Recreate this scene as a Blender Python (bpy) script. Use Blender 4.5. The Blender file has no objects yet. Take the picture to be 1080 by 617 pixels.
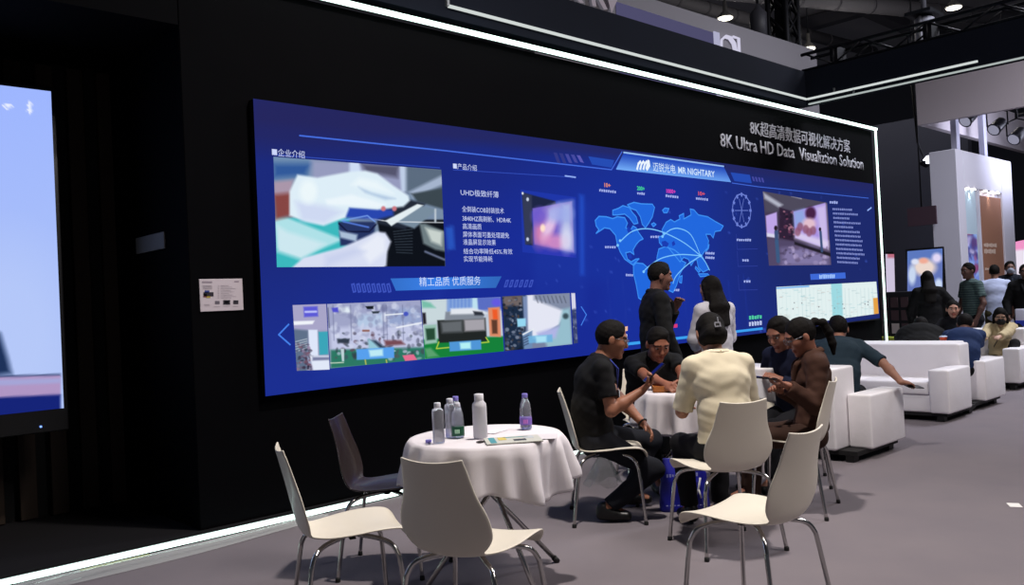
import bpy, math, random
import numpy as np
from mathutils import Vector, Matrix, Euler
random.seed(7)
C = bpy.context.scene
COL = C.collection

# ------------------------------------------------------------------ camera
YAW, PITCH, ROLL, FPX, CAMH = math.radians(43.0987), math.radians(0.78695), math.radians(-2.75492), 901.58, 1.4
cf = Vector((math.sin(YAW)*math.cos(PITCH), math.cos(YAW)*math.cos(PITCH), math.sin(PITCH)))
cr = Vector((math.cos(YAW), -math.sin(YAW), 0)); cu = cr.cross(cf)
cr2 = math.cos(ROLL)*cr + math.sin(ROLL)*cu; cu2 = -math.sin(ROLL)*cr + math.cos(ROLL)*cu
camd = bpy.data.cameras.new('camera'); cam = bpy.data.objects.new('camera', camd); COL.objects.link(cam)
camd.sensor_fit = 'HORIZONTAL'; camd.sensor_width = 36; camd.lens = 36*FPX/1080; camd.clip_end = 300
cam.matrix_world = Matrix(((cr2.x, cu2.x, -cf.x, 0), (cr2.y, cu2.y, -cf.y, 0), (cr2.z, cu2.z, -cf.z, CAMH), (0, 0, 0, 1)))
C.camera = cam

# ------------------------------------------------------------------ world, lights, exposure
C.view_settings.view_transform = 'Standard'; C.view_settings.look = 'None'
C.view_settings.exposure = 0; C.view_settings.gamma = 1; C.view_settings.use_curve_mapping = False
w = bpy.data.worlds.new('hall'); C.world = w; w.use_nodes = True
w.node_tree.nodes['Background'].inputs[0].default_value = (.55, .6, .72, 1)
w.node_tree.nodes['Background'].inputs[1].default_value = .09
def area(name, loc, size, power, col=(1, .95, .9), target=None, spread=180, sizey=None):
    l = bpy.data.lights.new(name, 'AREA'); l.energy = power; l.color = col; l.size = size; l.spread = math.radians(spread)
    if sizey: l.shape = 'RECTANGLE'; l.size_y = sizey
    o = bpy.data.objects.new(name, l); COL.objects.link(o); o.location = loc
    if target is not None: o.rotation_euler = (Vector(target)-Vector(loc)).to_track_quat('-Z', 'Y').to_euler()
    return o
area('booth_ceiling_lamp', (3.7, 2.7, 5.6), .22, 190, (1, .93, .87), (3.7, 2.9, 0), 150)
area('hall_fill_light', (6.5, -3.5, 9.5), 3.5, 420, (1, .93, .9), (6, 2.5, 0), 150)  # added broad fill from the camera side, brightens faces turned to the viewer
area('aisle_fill_light', (14.5, 1.5, 8.5), 2.5, 520, (.88, .9, 1), (12.5, 4, 0), 140)  # added fill high on the right, lifts the white sofas
area('far_aisle_fill_light', (19, 1.0, 8.5), 2.5, 160, (.86, .88, 1), (20, 6, 1.5), 140)  # added fill for the distant people and stands, not a visible fixture

# ------------------------------------------------------------------ materials
def lin(c): return tuple(((v/255)/12.92 if v/255 <= .04045 else ((v/255+.055)/1.055)**2.4) for v in c)
MATS = {}
def mat(name, rgb, rough=.6, metal=0, spec=.5, bump=None, vary=None, trans=0, ior=1.45, coat=0, alpha=1):
    if name in MATS: return MATS[name]
    m = bpy.data.materials.new(name); m.use_nodes = True; nt = m.node_tree; b = nt.nodes['Principled BSDF']
    b.inputs['Base Color'].default_value = (*lin(rgb), 1); b.inputs['Roughness'].default_value = rough
    b.inputs['Metallic'].default_value = metal; b.inputs['Specular IOR Level'].default_value = spec
    b.inputs['Transmission Weight'].default_value = trans; b.inputs['IOR'].default_value = ior
    b.inputs['Coat Weight'].default_value = coat; b.inputs['Alpha'].default_value = alpha
    tc = nt.nodes.new('ShaderNodeTexCoord')
    if vary:                       # (scale, second colour, stretch)
        n = nt.nodes.new('ShaderNodeTexNoise'); n.inputs['Scale'].default_value = vary[0]; n.inputs['Detail'].default_value = 4
        mp = nt.nodes.new('ShaderNodeMapping'); mp.inputs['Scale'].default_value = vary[2] if len(vary) > 2 else (1, 1, 1)
        nt.links.new(tc.outputs['Object'], mp.inputs[0]); nt.links.new(mp.outputs[0], n.inputs[0])
        mx = nt.nodes.new('ShaderNodeMix'); mx.data_type = 'RGBA'
        mx.inputs[6].default_value = (*lin(rgb), 1); mx.inputs[7].default_value = (*lin(vary[1]), 1)
        nt.links.new(n.outputs[0], mx.inputs[0]); nt.links.new(mx.outputs[2], b.inputs['Base Color'])
    if bump:                       # (scale, strength, distance)
        n = nt.nodes.new('ShaderNodeTexNoise'); n.inputs['Scale'].default_value = bump[0]; n.inputs['Detail'].default_value = 5
        nt.links.new(tc.outputs['Object'], n.inputs[0])
        bp = nt.nodes.new('ShaderNodeBump'); bp.inputs['Strength'].default_value = bump[1]; bp.inputs['Distance'].default_value = bump[2]
        nt.links.new(n.outputs[0], bp.inputs['Height']); nt.links.new(bp.outputs[0], b.inputs['Normal'])
    MATS[name] = m; return m
def emit(name, rgb, strength=1.0, raw=False):
    if name in MATS: return MATS[name]
    m = bpy.data.materials.new(name); m.use_nodes = True; nt = m.node_tree; nt.nodes.clear()
    e = nt.nodes.new('ShaderNodeEmission'); o = nt.nodes.new('ShaderNodeOutputMaterial')
    e.inputs[0].default_value = (*(rgb if raw else lin(rgb)), 1); e.inputs[1].default_value = strength
    nt.links.new(e.outputs[0], o.inputs[0]); MATS[name] = m; return m
def ecol(rgb, s=1.0): return emit('glow_%d_%d_%d_%d' % (*rgb, int(s*100)), rgb, s)
def pixel_mat(name, s=1.0):       # a lit display whose pixels are the mesh's own picture colours
    if name in MATS: return MATS[name]
    m = bpy.data.materials.new(name); m.use_nodes = True; nt = m.node_tree; nt.nodes.clear()
    a = nt.nodes.new('ShaderNodeAttribute'); a.attribute_name = 'picture'
    e = nt.nodes.new('ShaderNodeEmission'); o = nt.nodes.new('ShaderNodeOutputMaterial'); e.inputs[1].default_value = s
    nt.links.new(a.outputs['Color'], e.inputs[0]); nt.links.new(e.outputs[0], o.inputs[0]); MATS[name] = m; return m

# ------------------------------------------------------------------ object helpers
def setp(o, label=None, cat=None, group=None, kind=None):
    if label: o['label'] = label
    if cat: o['category'] = cat
    if group: o['group'] = group
    if kind: o['kind'] = kind
    return o
def thing(name, label, cat, loc=(0, 0, 0), rz=0, group=None, kind=None):
    o = bpy.data.objects.new(name, None); o.empty_display_size = .1; COL.objects.link(o)
    o.location = loc; o.rotation_euler = (0, 0, rz); return setp(o, label, cat, group, kind)
def mesh_obj(name, me, mats, parent=None, smooth=False):
    for m in (mats if isinstance(mats, (list, tuple)) else [mats]): me.materials.append(m)
    if smooth: me.polygons.foreach_set('use_smooth', [True]*len(me.polygons))
    o = bpy.data.objects.new(name, me); COL.objects.link(o)
    if parent is not None: o.parent = parent
    return o
def copy_tree(o, parent=None):
    c = o.copy(); COL.objects.link(c)
    if parent is not None: c.parent = parent
    for ch in list(o.children): copy_tree(ch, c)
    return c
class MB:
    """collects shapes and links them as ONE mesh object"""
    def __init__(s): s.v = []; s.f = []; s.mi = []; s.sm = []
    def add(s, vs, fs, mi=0, sm=False):
        n = len(s.v); s.v += [tuple(v) for v in vs]; s.f += [tuple(i+n for i in f) for f in fs]
        s.mi += [mi]*len(fs); s.sm += [sm]*len(fs); return s
    def box(s, c, d, mi=0, rot=None):
        x, y, z = d[0]/2, d[1]/2, d[2]/2
        vs = [Vector((sx*x, sy*y, sz*z)) for sx in (-1, 1) for sy in (-1, 1) for sz in (-1, 1)]
        if rot is not None:
            R = Euler(rot).to_matrix(); vs = [R @ v for v in vs]
        vs = [v+Vector(c) for v in vs]
        return s.add(vs, [(0, 1, 3, 2), (4, 6, 7, 5), (0, 4, 5, 1), (2, 3, 7, 6), (0, 2, 6, 4), (1, 5, 7, 3)], mi)
    def span(s, a, b, mi=0):
        return s.box([(a[i]+b[i])/2 for i in range(3)], [abs(b[i]-a[i]) for i in range(3)], mi)
    def tube(s, path, r, n=10, mi=0, flat=1.0):
        path = [Vector(p) for p in path]; rs = r if isinstance(r, (list, tuple)) else [r]*len(path)
        vs = []; fs = []; up = None
        for i, p in enumerate(path):
            t = (path[min(i+1, len(path)-1)]-path[max(i-1, 0)]).normalized()
            if up is None: up = t.orthogonal().normalized()
            up = (up-t*up.dot(t)).normalized(); sd = t.cross(up)
            for k in range(n):
                a = 2*math.pi*k/n; vs.append(p+(up*math.cos(a)+sd*math.sin(a)*flat)*rs[i])
        for i in range(len(path)-1):
            for k in range(n):
                fs.append((i*n+k, i*n+(k+1) % n, (i+1)*n+(k+1) % n, (i+1)*n+k))
        s.add(vs, fs, mi, True); b = len(s.v)-len(vs)
        s.f += [tuple(b+k for k in reversed(range(n))), tuple(b+(len(path)-1)*n+k for k in range(n))]
        s.mi += [mi, mi]; s.sm += [False, False]; return s
    def lathe(s, prof, c=(0, 0, 0), n=24, mi=0, sm=True):
        vs = []; fs = []
        for (r, z) in prof:
            for k in range(n):
                a = 2*math.pi*k/n; vs.append((c[0]+r*math.cos(a), c[1]+r*math.sin(a), c[2]+z))
        for i in range(len(prof)-1):
            for k in range(n): fs.append((i*n+k, i*n+(k+1) % n, (i+1)*n+(k+1) % n, (i+1)*n+k))
        s.add(vs, fs, mi, sm); b = len(s.v)-len(vs)
        s.f += [tuple(b+k for k in reversed(range(n))), tuple(b+(len(prof)-1)*n+k for k in range(n))]
        s.mi += [mi, mi]; s.sm += [False, False]; return s
    def prism(s, pts, ax, a, b, mi=0):   # polygon pts (u,v) extruded along axis ax from a to b
        def P(u, v, t): return {'x': (t, u, v), 'y': (u, t, v), 'z': (u, v, t)}[ax]
        n = len(pts); vs = [P(u, v, a) for u, v in pts]+[P(u, v, b) for u, v in pts]
        fs = [tuple(range(n)), tuple(reversed(range(n, 2*n)))]+[(i, i+n, (i+1) % n+n, (i+1) % n) for i in range(n)]
        return s.add(vs, fs, mi)
    def build(s, name, mats, parent=None, bevel=0, seg=3, subsurf=0, fix=True):
        me = bpy.data.meshes.new(name); me.from_pydata(s.v, [], s.f)
        me.polygons.foreach_set('material_index', s.mi); me.polygons.foreach_set('use_smooth', s.sm)
        if fix:
            import bmesh
            bm = bmesh.new(); bm.from_mesh(me); bmesh.ops.recalc_face_normals(bm, faces=bm.faces); bm.to_mesh(me); bm.free()
        o = mesh_obj(name, me, mats, parent)
        if bevel:
            md = o.modifiers.new('b', 'BEVEL'); md.width = bevel; md.segments = seg; md.limit_method = 'ANGLE'
            if seg > 2: me.polygons.foreach_set('use_smooth', [True]*len(me.polygons))
        if subsurf: md = o.modifiers.new('s', 'SUBSURF'); md.levels = md.render_levels = subsurf
        return o
def structure(o): o['kind'] = 'structure'; return o

# turning a surveyed point of a flat wall into metres on that wall
def ray(px, py): return cf+cr2*((px-540)/FPX)-cu2*((py-308.5)/FPX)
def on_y(px, py, y):
    d = ray(px, py); t = y/d.y; return (d.x*t, y, CAMH+d.z*t)
def on_x(px, py, x):
    d = ray(px, py); t = x/d.x; return (x, d.y*t, CAMH+d.z*t)
def on_z(px, py, z):
    d = ray(px, py); t = (z-CAMH)/d.z; return (d.x*t, d.y*t, z)
def at_d(px, py, t):
    d = ray(px, py); return (d.x*t, d.y*t, CAMH+d.z*t)

def flat_poly(mb, pts, y, mi=0):
    vs = [on_y(px, py, y) for px, py in pts]; mb.add(vs, [tuple(range(len(vs)))], mi)
def flat_line(mb, pts, wd, y, mi=0, closed=False):
    P = [Vector(on_y(px, py, y)) for px, py in pts]
    if closed: P.append(P[0])
    for a, b in zip(P[:-1], P[1:]):
        d = (b-a)
        if d.length < 1e-6: continue
        d.normalize(); n = Vector((-d.z, 0, d.x))*wd/2; e = d*wd*.3
        mb.add([a-n-e, b-n+e, b+n+e, a+n-e], [(0, 1, 2, 3)], mi)

def text_mesh(s, bold=.0):
    cu = bpy.data.curves.new('t', 'FONT'); cu.body = s; cu.size = 1; cu.offset = bold; cu.resolution_u = 2; cu.fill_mode = 'FRONT'
    o = bpy.data.objects.new('t', cu); COL.objects.link(o); bpy.context.view_layer.update()
    me = bpy.data.meshes.new_from_object(o.evaluated_get(bpy.context.evaluated_depsgraph_get()))
    COL.objects.unlink(o); bpy.data.objects.remove(o)
    n = len(me.vertices); co = np.empty(n*3, np.float32); me.vertices.foreach_get('co', co); co = co.reshape(-1, 3)
    lo, hi = co.min(0), co.max(0); co = (co-lo)/np.maximum(hi-lo, 1e-6); return me, co
def wall_text(s, name, L, R, top, y, m, parent, bold=.0, plane='y'):
    """text on a wall facing -Y: L and R its bottom corners, top its upper-left corner (surveyed points)"""
    f = on_y if plane == 'y' else on_x
    a, b, c = Vector(f(*L, y)), Vector(f(*R, y)), Vector(f(*top, y))
    z0 = (a.z+b.z)/2
    me, co = text_mesh(s, bold)
    P = np.empty_like(co)
    if plane == 'y': P[:, 0] = a.x+co[:, 0]*(b.x-a.x); P[:, 1] = y
    else: P[:, 1] = a.y+co[:, 0]*(b.y-a.y); P[:, 0] = y
    P[:, 2] = z0+co[:, 1]*(c.z-a.z); me.vertices.foreach_set('co', P.ravel()); me.materials.clear()
    return mesh_obj(name, me, m, parent)

# ------------------------------------------------------------------ picture painting (colours of a display's pixels)
class Paint:
    def __init__(s, X, Y, base): s.X = X; s.Y = Y; s.c = np.empty(X.shape+(3,)); s.c[:] = base
    def mix(s, a, col):
        col = np.asarray(col, float); a = np.clip(a, 0, 1)[..., None]; s.c = s.c*(1-a)+col*a; return s
    def poly(s, pts, col, soft=1.0, alpha=1):
        X, Y = s.X, s.Y; ins = np.zeros(X.shape, bool); d = np.full(X.shape, 1e9); n = len(pts)
        for i in range(n):
            x0, y0 = pts[i]; x1, y1 = pts[(i+1) % n]
            if y0 != y1: ins ^= ((y0 > Y) != (y1 > Y)) & (X < (x1-x0)*(Y-y0)/(y1-y0)+x0)
            ex, ey = x1-x0, y1-y0; t = np.clip(((X-x0)*ex+(Y-y0)*ey)/(ex*ex+ey*ey+1e-9), 0, 1)
            d = np.minimum(d, np.hypot(X-x0-t*ex, Y-y0-t*ey))
        sd = np.where(ins, d, -d); return s.mix((.5+sd/max(soft, .05))*alpha if soft > 0 else ins*alpha, col) if alpha == 1 else s.mix(np.clip(.5+sd/soft, 0, 1)*alpha, col)
    def ell(s, cx, cy, rx, ry, col, soft=.15, ang=0, alpha=1):
        a = math.radians(ang); dx = s.X-cx; dy = s.Y-cy; u = dx*math.cos(a)+dy*math.sin(a); v = -dx*math.sin(a)+dy*math.cos(a)
        return s.mix(np.clip((1-np.hypot(u/rx, v/ry))/soft+.5, 0, 1)*alpha, col)
    def line(s, pts, wd, col, soft=.8, alpha=1):
        d = np.full(s.X.shape, 1e9)
        for (x0, y0), (x1, y1) in zip(pts[:-1], pts[1:]):
            ex, ey = x1-x0, y1-y0; t = np.clip(((s.X-x0)*ex+(s.Y-y0)*ey)/(ex*ex+ey*ey+1e-9), 0, 1)
            d = np.minimum(d, np.hypot(s.X-x0-t*ex, s.Y-y0-t*ey))
        return s.mix(np.clip(.5+(wd/2-d)/soft, 0, 1)*alpha, col)
def picture(name, corners, y, paint, parent, nx, nz, base=(0, 0, 0), strength=1.0, plane='y'):
    """rectangular lit picture standing on the wall at depth y; paint(p) lays its colours"""
    f = on_y if plane == 'y' else on_x
    Q = [np.array(f(px, py, y)) for px, py in corners]   # tl, tr, br, bl
    u = np.linspace(0, 1, nx+1); v = np.linspace(0, 1, nz+1); U, V = np.meshgrid(u, v)
    W = lambda t: t[..., None]
    P = W((1-U)*(1-V))*Q[0]+W(U*(1-V))*Q[1]+W(U*V)*Q[2]+W((1-U)*V)*Q[3]
    q = P-np.array([0, 0, CAMH]); z = q@np.array(cf)
    X = 540+FPX*(q@np.array(cr2))/z; Y = 308.5-FPX*(q@np.array(cu2))/z
    if parent is not None: P = P-np.array(parent.location)
    p = Paint(X, Y, base); paint(p); c = np.clip(p.c/255, 0, 1)
    c = np.where(c <= .04045, c/12.92, ((c+.055)/1.055)**2.4)
    idx = np.arange((nx+1)*(nz+1)).reshape(nz+1, nx+1)
    F = np.stack([idx[:-1, :-1], idx[1:, :-1], idx[1:, 1:], idx[:-1, 1:]], -1).reshape(-1, 4)
    me = np_mesh(name, P.reshape(-1, 3), F)
    at = me.color_attributes.new('picture', 'FLOAT_COLOR', 'POINT')
    at.data.foreach_set('color', np.concatenate([c.reshape(-1, 3), np.ones((c.size//3, 1))], 1).astype(np.float32).ravel())
    return mesh_obj(name, me, pixel_mat('display_pixels', strength) if strength == 1 else pixel_mat('display_pixels_%d' % int(strength*100), strength), parent)
def np_mesh(name, V, F):
    me = bpy.data.meshes.new(name); me.vertices.add(len(V)); me.vertices.foreach_set('co', np.asarray(V, np.float32).ravel())
    me.loops.add(F.size); me.loops.foreach_set('vertex_index', F.astype(np.int32).ravel())
    me.polygons.add(len(F)); me.polygons.foreach_set('loop_start', np.arange(0, F.size, F.shape[1], dtype=np.int32))
    me.update(calc_edges=True); me.validate(); return me

# ------------------------------------------------------------------ implicit surfaces: bodies and clothes grown as one skin
class SDF:
    def __init__(s, lo, hi, h):
        s.lo = np.array(lo, float); s.h = h; s.n = np.ceil((np.array(hi)-s.lo)/h).astype(int)+2
        s.F = np.full(s.n, 1.0, np.float32); s.ax = [s.lo[i]+h*np.arange(s.n[i]) for i in range(3)]
    def sub(s, lo, hi, pad):
        a = np.maximum(np.floor((np.array(lo)-pad-s.lo)/s.h).astype(int), 0); b = np.minimum(np.ceil((np.array(hi)+pad-s.lo)/s.h).astype(int)+1, s.n)
        if (b <= a).any(): return None
        X, Y, Z = np.meshgrid(*[s.ax[i][a[i]:b[i]] for i in range(3)], indexing='ij', sparse=True)
        return tuple(slice(a[i], b[i]) for i in range(3)), X, Y, Z
    def put(s, sl, d, k, cut=False):
        F = s.F[sl]; d = d.astype(np.float32)
        if cut:
            d = -d; h = np.maximum(k-np.abs(F-d), 0)/k; s.F[sl] = np.maximum(F, d)+h*h*k*.25
        else:
            h = np.maximum(k-np.abs(F-d), 0)/k; s.F[sl] = np.minimum(F, d)-h*h*k*.25
    def cone(s, a, b, ra, rb, k=.02, side=None, sq=1.0, flat=False, cut=False):
        """tapered capsule; with side given the section is an ellipse, sq times the radius across to side"""
        a = np.array(a, float); b = np.array(b, float); R = max(ra, rb)*max(1, 1)
        r = s.sub(np.minimum(a, b)-R, np.maximum(a, b)+R, k+2*s.h)
        if r is None: return s
        sl, X, Y, Z = r; ab = b-a; L2 = ab@ab+1e-12
        px, py, pz = X-a[0], Y-a[1], Z-a[2]
        t0 = (px*ab[0]+py*ab[1]+pz*ab[2])/L2; t = np.clip(t0, 0, 1)
        qx, qy, qz = px-t*ab[0], py-t*ab[1], pz-t*ab[2]
        rad = ra+(rb-ra)*t
        if side is None: d = np.sqrt(qx*qx+qy*qy+qz*qz)-rad
        else:
            n = np.array(side, float); n /= np.linalg.norm(n); q = qx*n[0]+qy*n[1]+qz*n[2]
            e2 = qx*qx+qy*qy+qz*qz-q*q
            l = np.sqrt(np.maximum(q*q+e2/(sq*sq), 1e-12)); d = (l-rad)*sq
        if flat: d = np.maximum(d, (t0-1)*math.sqrt(L2)); d = np.maximum(d, -t0*math.sqrt(L2)) if flat == 2 else d
        s.put(sl, d, k, cut); return s
    def ell(s, c, r, R=None, k=.02, cut=False):
        c = np.array(c, float); m = max(r); q = s.sub(c-m, c+m, k+2*s.h)
        if q is None: return s
        sl, X, Y, Z = q; x, y, z = X-c[0], Y-c[1], Z-c[2]
        if R is not None:
            x, y, z = x*R[0][0]+y*R[0][1]+z*R[0][2], x*R[1][0]+y*R[1][1]+z*R[1][2], x*R[2][0]+y*R[2][1]+z*R[2][2]
        k0 = np.sqrt((x/r[0])**2+(y/r[1])**2+(z/r[2])**2); k1 = np.sqrt((x/r[0]**2)**2+(y/r[1]**2)**2+(z/r[2]**2)**2)+1e-9
        s.put(sl, k0*(k0-1)/k1, k, cut); return s
    def plane(s, p, n, k=.004):          # cut away the side n points to
        n = np.array(n, float); n /= np.linalg.norm(n); X, Y, Z = np.meshgrid(*s.ax, indexing='ij', sparse=True)
        d = (X-p[0])*n[0]+(Y-p[1])*n[1]+(Z-p[2])*n[2]; s.F = np.maximum(s.F, d.astype(np.float32)); return s
    def folds(s, amp, f, seed=0):
        X, Y, Z = np.meshgrid(*s.ax, indexing='ij', sparse=True); o = seed*1.7
        d = np.sin(f*X+1.3*f*Z+o+2*np.sin(.6*f*Y+o))*np.sin(.8*f*Y-1.1*f*Z+2*o+1.5*np.sin(.5*f*X))+.5*np.sin(1.9*f*Z+1.1*f*Y-1.5*f*X+o)
        s.F = s.F+(amp*d*(np.abs(s.F) < .05)).astype(np.float32); return s
    def mesh(s, name):
        F = s.F; h = s.h; I = F < 0
        Ic = [I[a:F.shape[0]-1+a, b:F.shape[1]-1+b, c:F.shape[2]-1+c] for a in (0, 1) for b in (0, 1) for c in (0, 1)]
        cnt = sum(x.astype(np.int8) for x in Ic); act = (cnt > 0) & (cnt < 8); cells = np.argwhere(act)
        idx = np.full(act.shape, -1, np.int64); idx[act] = np.arange(len(cells))
        corn = np.array([(a, b, c) for a in (0, 1) for b in (0, 1) for c in (0, 1)])
        val = np.stack([F[cells[:, 0]+c[0], cells[:, 1]+c[1], cells[:, 2]+c[2]] for c in corn], 1)
        P = np.zeros((len(cells), 3)); N = np.zeros(len(cells))
        for i in range(8):
            for j in range(i+1, 8):
                if np.abs(corn[i]-corn[j]).sum() != 1: continue
                a, b = val[:, i], val[:, j]; m = (a < 0) != (b < 0); t = np.where(m, a/np.where(m, a-b, 1), 0)
                P += m[:, None]*(corn[i]+t[:, None]*(corn[j]-corn[i])); N += m
        V = s.lo+h*(cells+P/N[:, None]); Q = []
        for ax in range(3):
            a0 = [slice(None)]*3; a1 = [slice(None)]*3; a0[ax] = slice(0, -1); a1[ax] = slice(1, None)
            A, B = I[tuple(a0)], I[tuple(a1)]; e = np.argwhere(A != B)
            o1, o2 = [(1, 2), (2, 0), (0, 1)][ax]
            e = e[(e[:, o1] > 0) & (e[:, o2] > 0) & (e[:, o1] < act.shape[o1]) & (e[:, o2] < act.shape[o2])]
            sgn = A[e[:, 0], e[:, 1], e[:, 2]]; c = []
            for d1, d2 in ((0, 0), (1, 0), (1, 1), (0, 1)):
                g = e.copy(); g[:, o1] -= d1; g[:, o2] -= d2; c.append(idx[g[:, 0], g[:, 1], g[:, 2]])
            c = np.stack(c, 1); c[~sgn] = c[~sgn][:, ::-1]; Q.append(c)
        Q = np.concatenate(Q); Q = Q[(Q >= 0).all(1)]
        return np_mesh(name, V, Q)

# ------------------------------------------------------------------ people
def nrm(v): v = np.asarray(v, float); return v/(np.linalg.norm(v)+1e-12)
def ik(a, b, l1, l2, hint):
    d = b-a; L = np.linalg.norm(d); u = d/(L+1e-9); L = min(L, (l1+l2)*.995); b = a+u*L
    x = (L*L+l1*l1-l2*l2)/(2*L); h = math.sqrt(max(l1*l1-x*x, 0)); n = np.asarray(hint, float)
    n = nrm(n-u*(n@u)); return a+u*x+n*h, b
def yv(r): return np.array([0., 1., 0.])*r
SKIN = lambda tone: mat('skin_%d_%d_%d' % tone, tone, .55, bump=(60, .15, .002), vary=(9, tuple(int(c*.9) for c in tone)))
def cloth(rgb, rough=.85): return mat('cloth_%d_%d_%d' % rgb, rgb, rough, spec=.25, bump=(220, .25, .001), vary=(6, tuple(int(c*.88) for c in rgb)))
def rot_about(v, ax, a): return np.array(Matrix.Rotation(a, 3, Vector(ax)) @ Vector(v))
def hand_sdf(f, w, d, n, left, S, curl, k=.006):
    d = nrm(d); n = nrm(np.asarray(n, float)-d*(np.asarray(n, float)@d)); lat = np.cross(d, n)*(-1 if left else 1)   # thumb side
    c = w+d*.048*S
    f.ell(c, (.05*S, .042*S, .017*S), (d, lat, n), .015)
    f.cone(w-d*.02, w+d*.03*S, .027*S, .026*S, .015, side=lat, sq=.7)
    for q, L in zip((.031, .0105, -.0105, -.030), (.072, .082, .076, .060)):
        p = w+d*.083*S+lat*q*S; dd = nrm(d+lat*q*1.6); r = .0095*S
        for j, fr in enumerate((.45, .31, .24)):
            dd = rot_about(dd, np.cross(dd, n), math.radians(curl*(.8 if j == 0 else 1)))
            e = p+dd*L*S*fr; f.cone(p, e, r, r*.9, k); p = e; r *= .92
    p = w+d*.02*S+lat*.026*S+n*.006; dd = nrm(d*.75+lat*.75+n*.25)
    for L, r in ((.042, .014), (.032, .0115), (.026, .010)):
        e = p+dd*L*S; f.cone(p, e, r*S, r*.88*S, .008); p = e; dd = nrm(dd+d*.25+n*(.012*curl))
    return c

def person(label, base, heading, hz=.90, S=1.0, lean=4, slump=0, head=(0, 8), female=False, tone=(178, 128, 104),
           LH=None, RH=None, LHn=None, RHn=None, lhint=(-.3, .6, -.7), rhint=(-.3, -.6, -.7), curl=(28, 28),
           LF=None, RF=None, top=(20, 20, 22), sleeve='short', coat=0, bottom=(18, 18, 22), shoe=(14, 14, 15), hair='short',
           haircol=(16, 13, 12), glasses=False, mask=None, lanyard=None, h=.007, group=None, garment='shirt', stripes=None,
           sit=False, lhd=None, rhd=None, headroll=0, name='person', collar=None, skirt=False, fat=1.0, hem=None, headat=None):
    th = math.radians(heading); cth, sth = math.cos(th), math.sin(th)
    rad = math.radians
    dr = lambda a: np.array([math.sin(rad(a)), 0, math.cos(rad(a))])
    na = lean*.8+slump*.9+12; hy, hp = rad(head[0]), rad(head[1]); hf = np.array([math.cos(hp)*math.cos(hy), math.cos(hp)*math.sin(hy), -math.sin(hp)])
    hl = np.array([-math.sin(hy), math.cos(hy), 0]); hu = np.cross(hf, hl)
    if headroll: hl = rot_about(hl, hf, rad(headroll)); hu = np.cross(hf, hl)
    def spine():
        p0 = np.array([0, 0, hz]); p1 = p0+.20*S*dr(lean*.6-slump*.6); p2 = p1+.19*S*dr(lean+slump*.3); p3 = p2+.15*S*dr(lean*1.2+slump)
        p4 = p3+.075*S*dr(na); return p0, p1, p2, p3, p4, p4+hu*.092*S+hf*.018*S
    hc = spine()[5]
    if headat:                        # stand or seat the figure so that its head is where it was surveyed
        T = at_d(*headat); dz = T[2]-hc[2]; hz += dz
        base = (T[0]-(cth*hc[0]-sth*hc[1]), T[1]-(sth*hc[0]+cth*hc[1]))
    p0, p1, p2, p3, p4, hc = spine(); HR = (hf, hl, hu); H = max(S, .96)*(1.04 if female else 1.07)*(.93 if not sit else 1)
    root = thing(name, label, 'person', (base[0], base[1], 0), th, group)
    def loc(p):
        if len(p) == 4: return np.array(p[:3], float)
        p = np.array(p, float); x, y = p[0]-base[0], p[1]-base[1]; return np.array([cth*x+sth*y, -sth*x+cth*y, p[2]])
    sw = (.155 if female else .178)*S; sh = p3-.055*S*dr(lean+slump)
    hd = lambda a, b, c: hc+hf*a*H+hl*b*H+hu*c*H
    ua, fa, thl, shl = .285*S, .255*S, .43*S, .41*S
    arms = []
    for sgn, tgt, hint, hd_, nn in ((1, LH, lhint, lhd, LHn), (-1, RH, rhint, rhd, RHn)):
        s0 = sh+yv(sgn*sw)
        t = loc(tgt) if tgt is not None else s0+np.array([.10, sgn*.07, -.50*S])
        e, wv = ik(s0, t, ua, fa, hint)
        d = nrm(wv-e) if hd_ is None else np.array([cth*hd_[0]+sth*hd_[1], -sth*hd_[0]+cth*hd_[1], hd_[2]])
        n = np.array([-.2, -sgn*.5, -.8]) if tgt is not None else np.array([0, -sgn*1., 0])
        if nn is not None: n = np.array([cth*nn[0]+sth*nn[1], -sth*nn[0]+cth*nn[1], nn[2]])
        arms.append((sgn, s0, e, wv, nrm(d), n))
    legs = []
    for sgn, tgt in ((1, LF), (-1, RF)):
        h0 = p0+np.array([0, sgn*.09*S, -.01]); 
        if tgt is None: t = np.array([.40 if sit else .0, sgn*.10*S, .085])
        else: t = loc(tgt); t[2] = max(t[2], .085)
        kn, an = ik(h0, t, thl, shl, (1, sgn*.10, .25)); legs.append((sgn, h0, kn, an))
    pts = [p0, p1, p2, p3, hc+hu*.13, hc-hu*.1]+[q for a in arms for q in (a[1], a[2], a[3], a[3]+a[4]*.19)]+[q for l in legs for q in l[1:]]
    lo = np.min(pts, 0)-.20; hi = np.max(pts, 0)+.20; lo[2] = -.01 if not sit or True else lo[2]
    Yx = np.array([0, 1., 0])
    # --- the body itself: one continuous skin
    f = SDF(lo, hi, h)
    cw = (.135 if female else .155)*S*fat
    f.cone(p0, p1, .14*S, .115*S, .03, Yx, .70); f.cone(p1, p2, .115*S, cw, .04, Yx, .66); f.cone(p2, sh, cw, cw*.85, .04, Yx, .6)
    for sgn, s0, e, wv, d, n in arms:
        f.cone(sh+yv(sgn*.05), s0, .06*S, .052*S, .03)
        g = .88 if female else 1
        f.cone(s0, e, .048*S*g, .038*S*g, .03); f.cone(e, e+(wv-e)*.35, .038*S*g, .042*S*g, .02); f.cone(e+(wv-e)*.35, wv, .042*S*g, .026*S*g, .02)
        hand_sdf(f, wv, d, n, sgn > 0, S*g, curl[0 if sgn > 0 else 1], .006)
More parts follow.
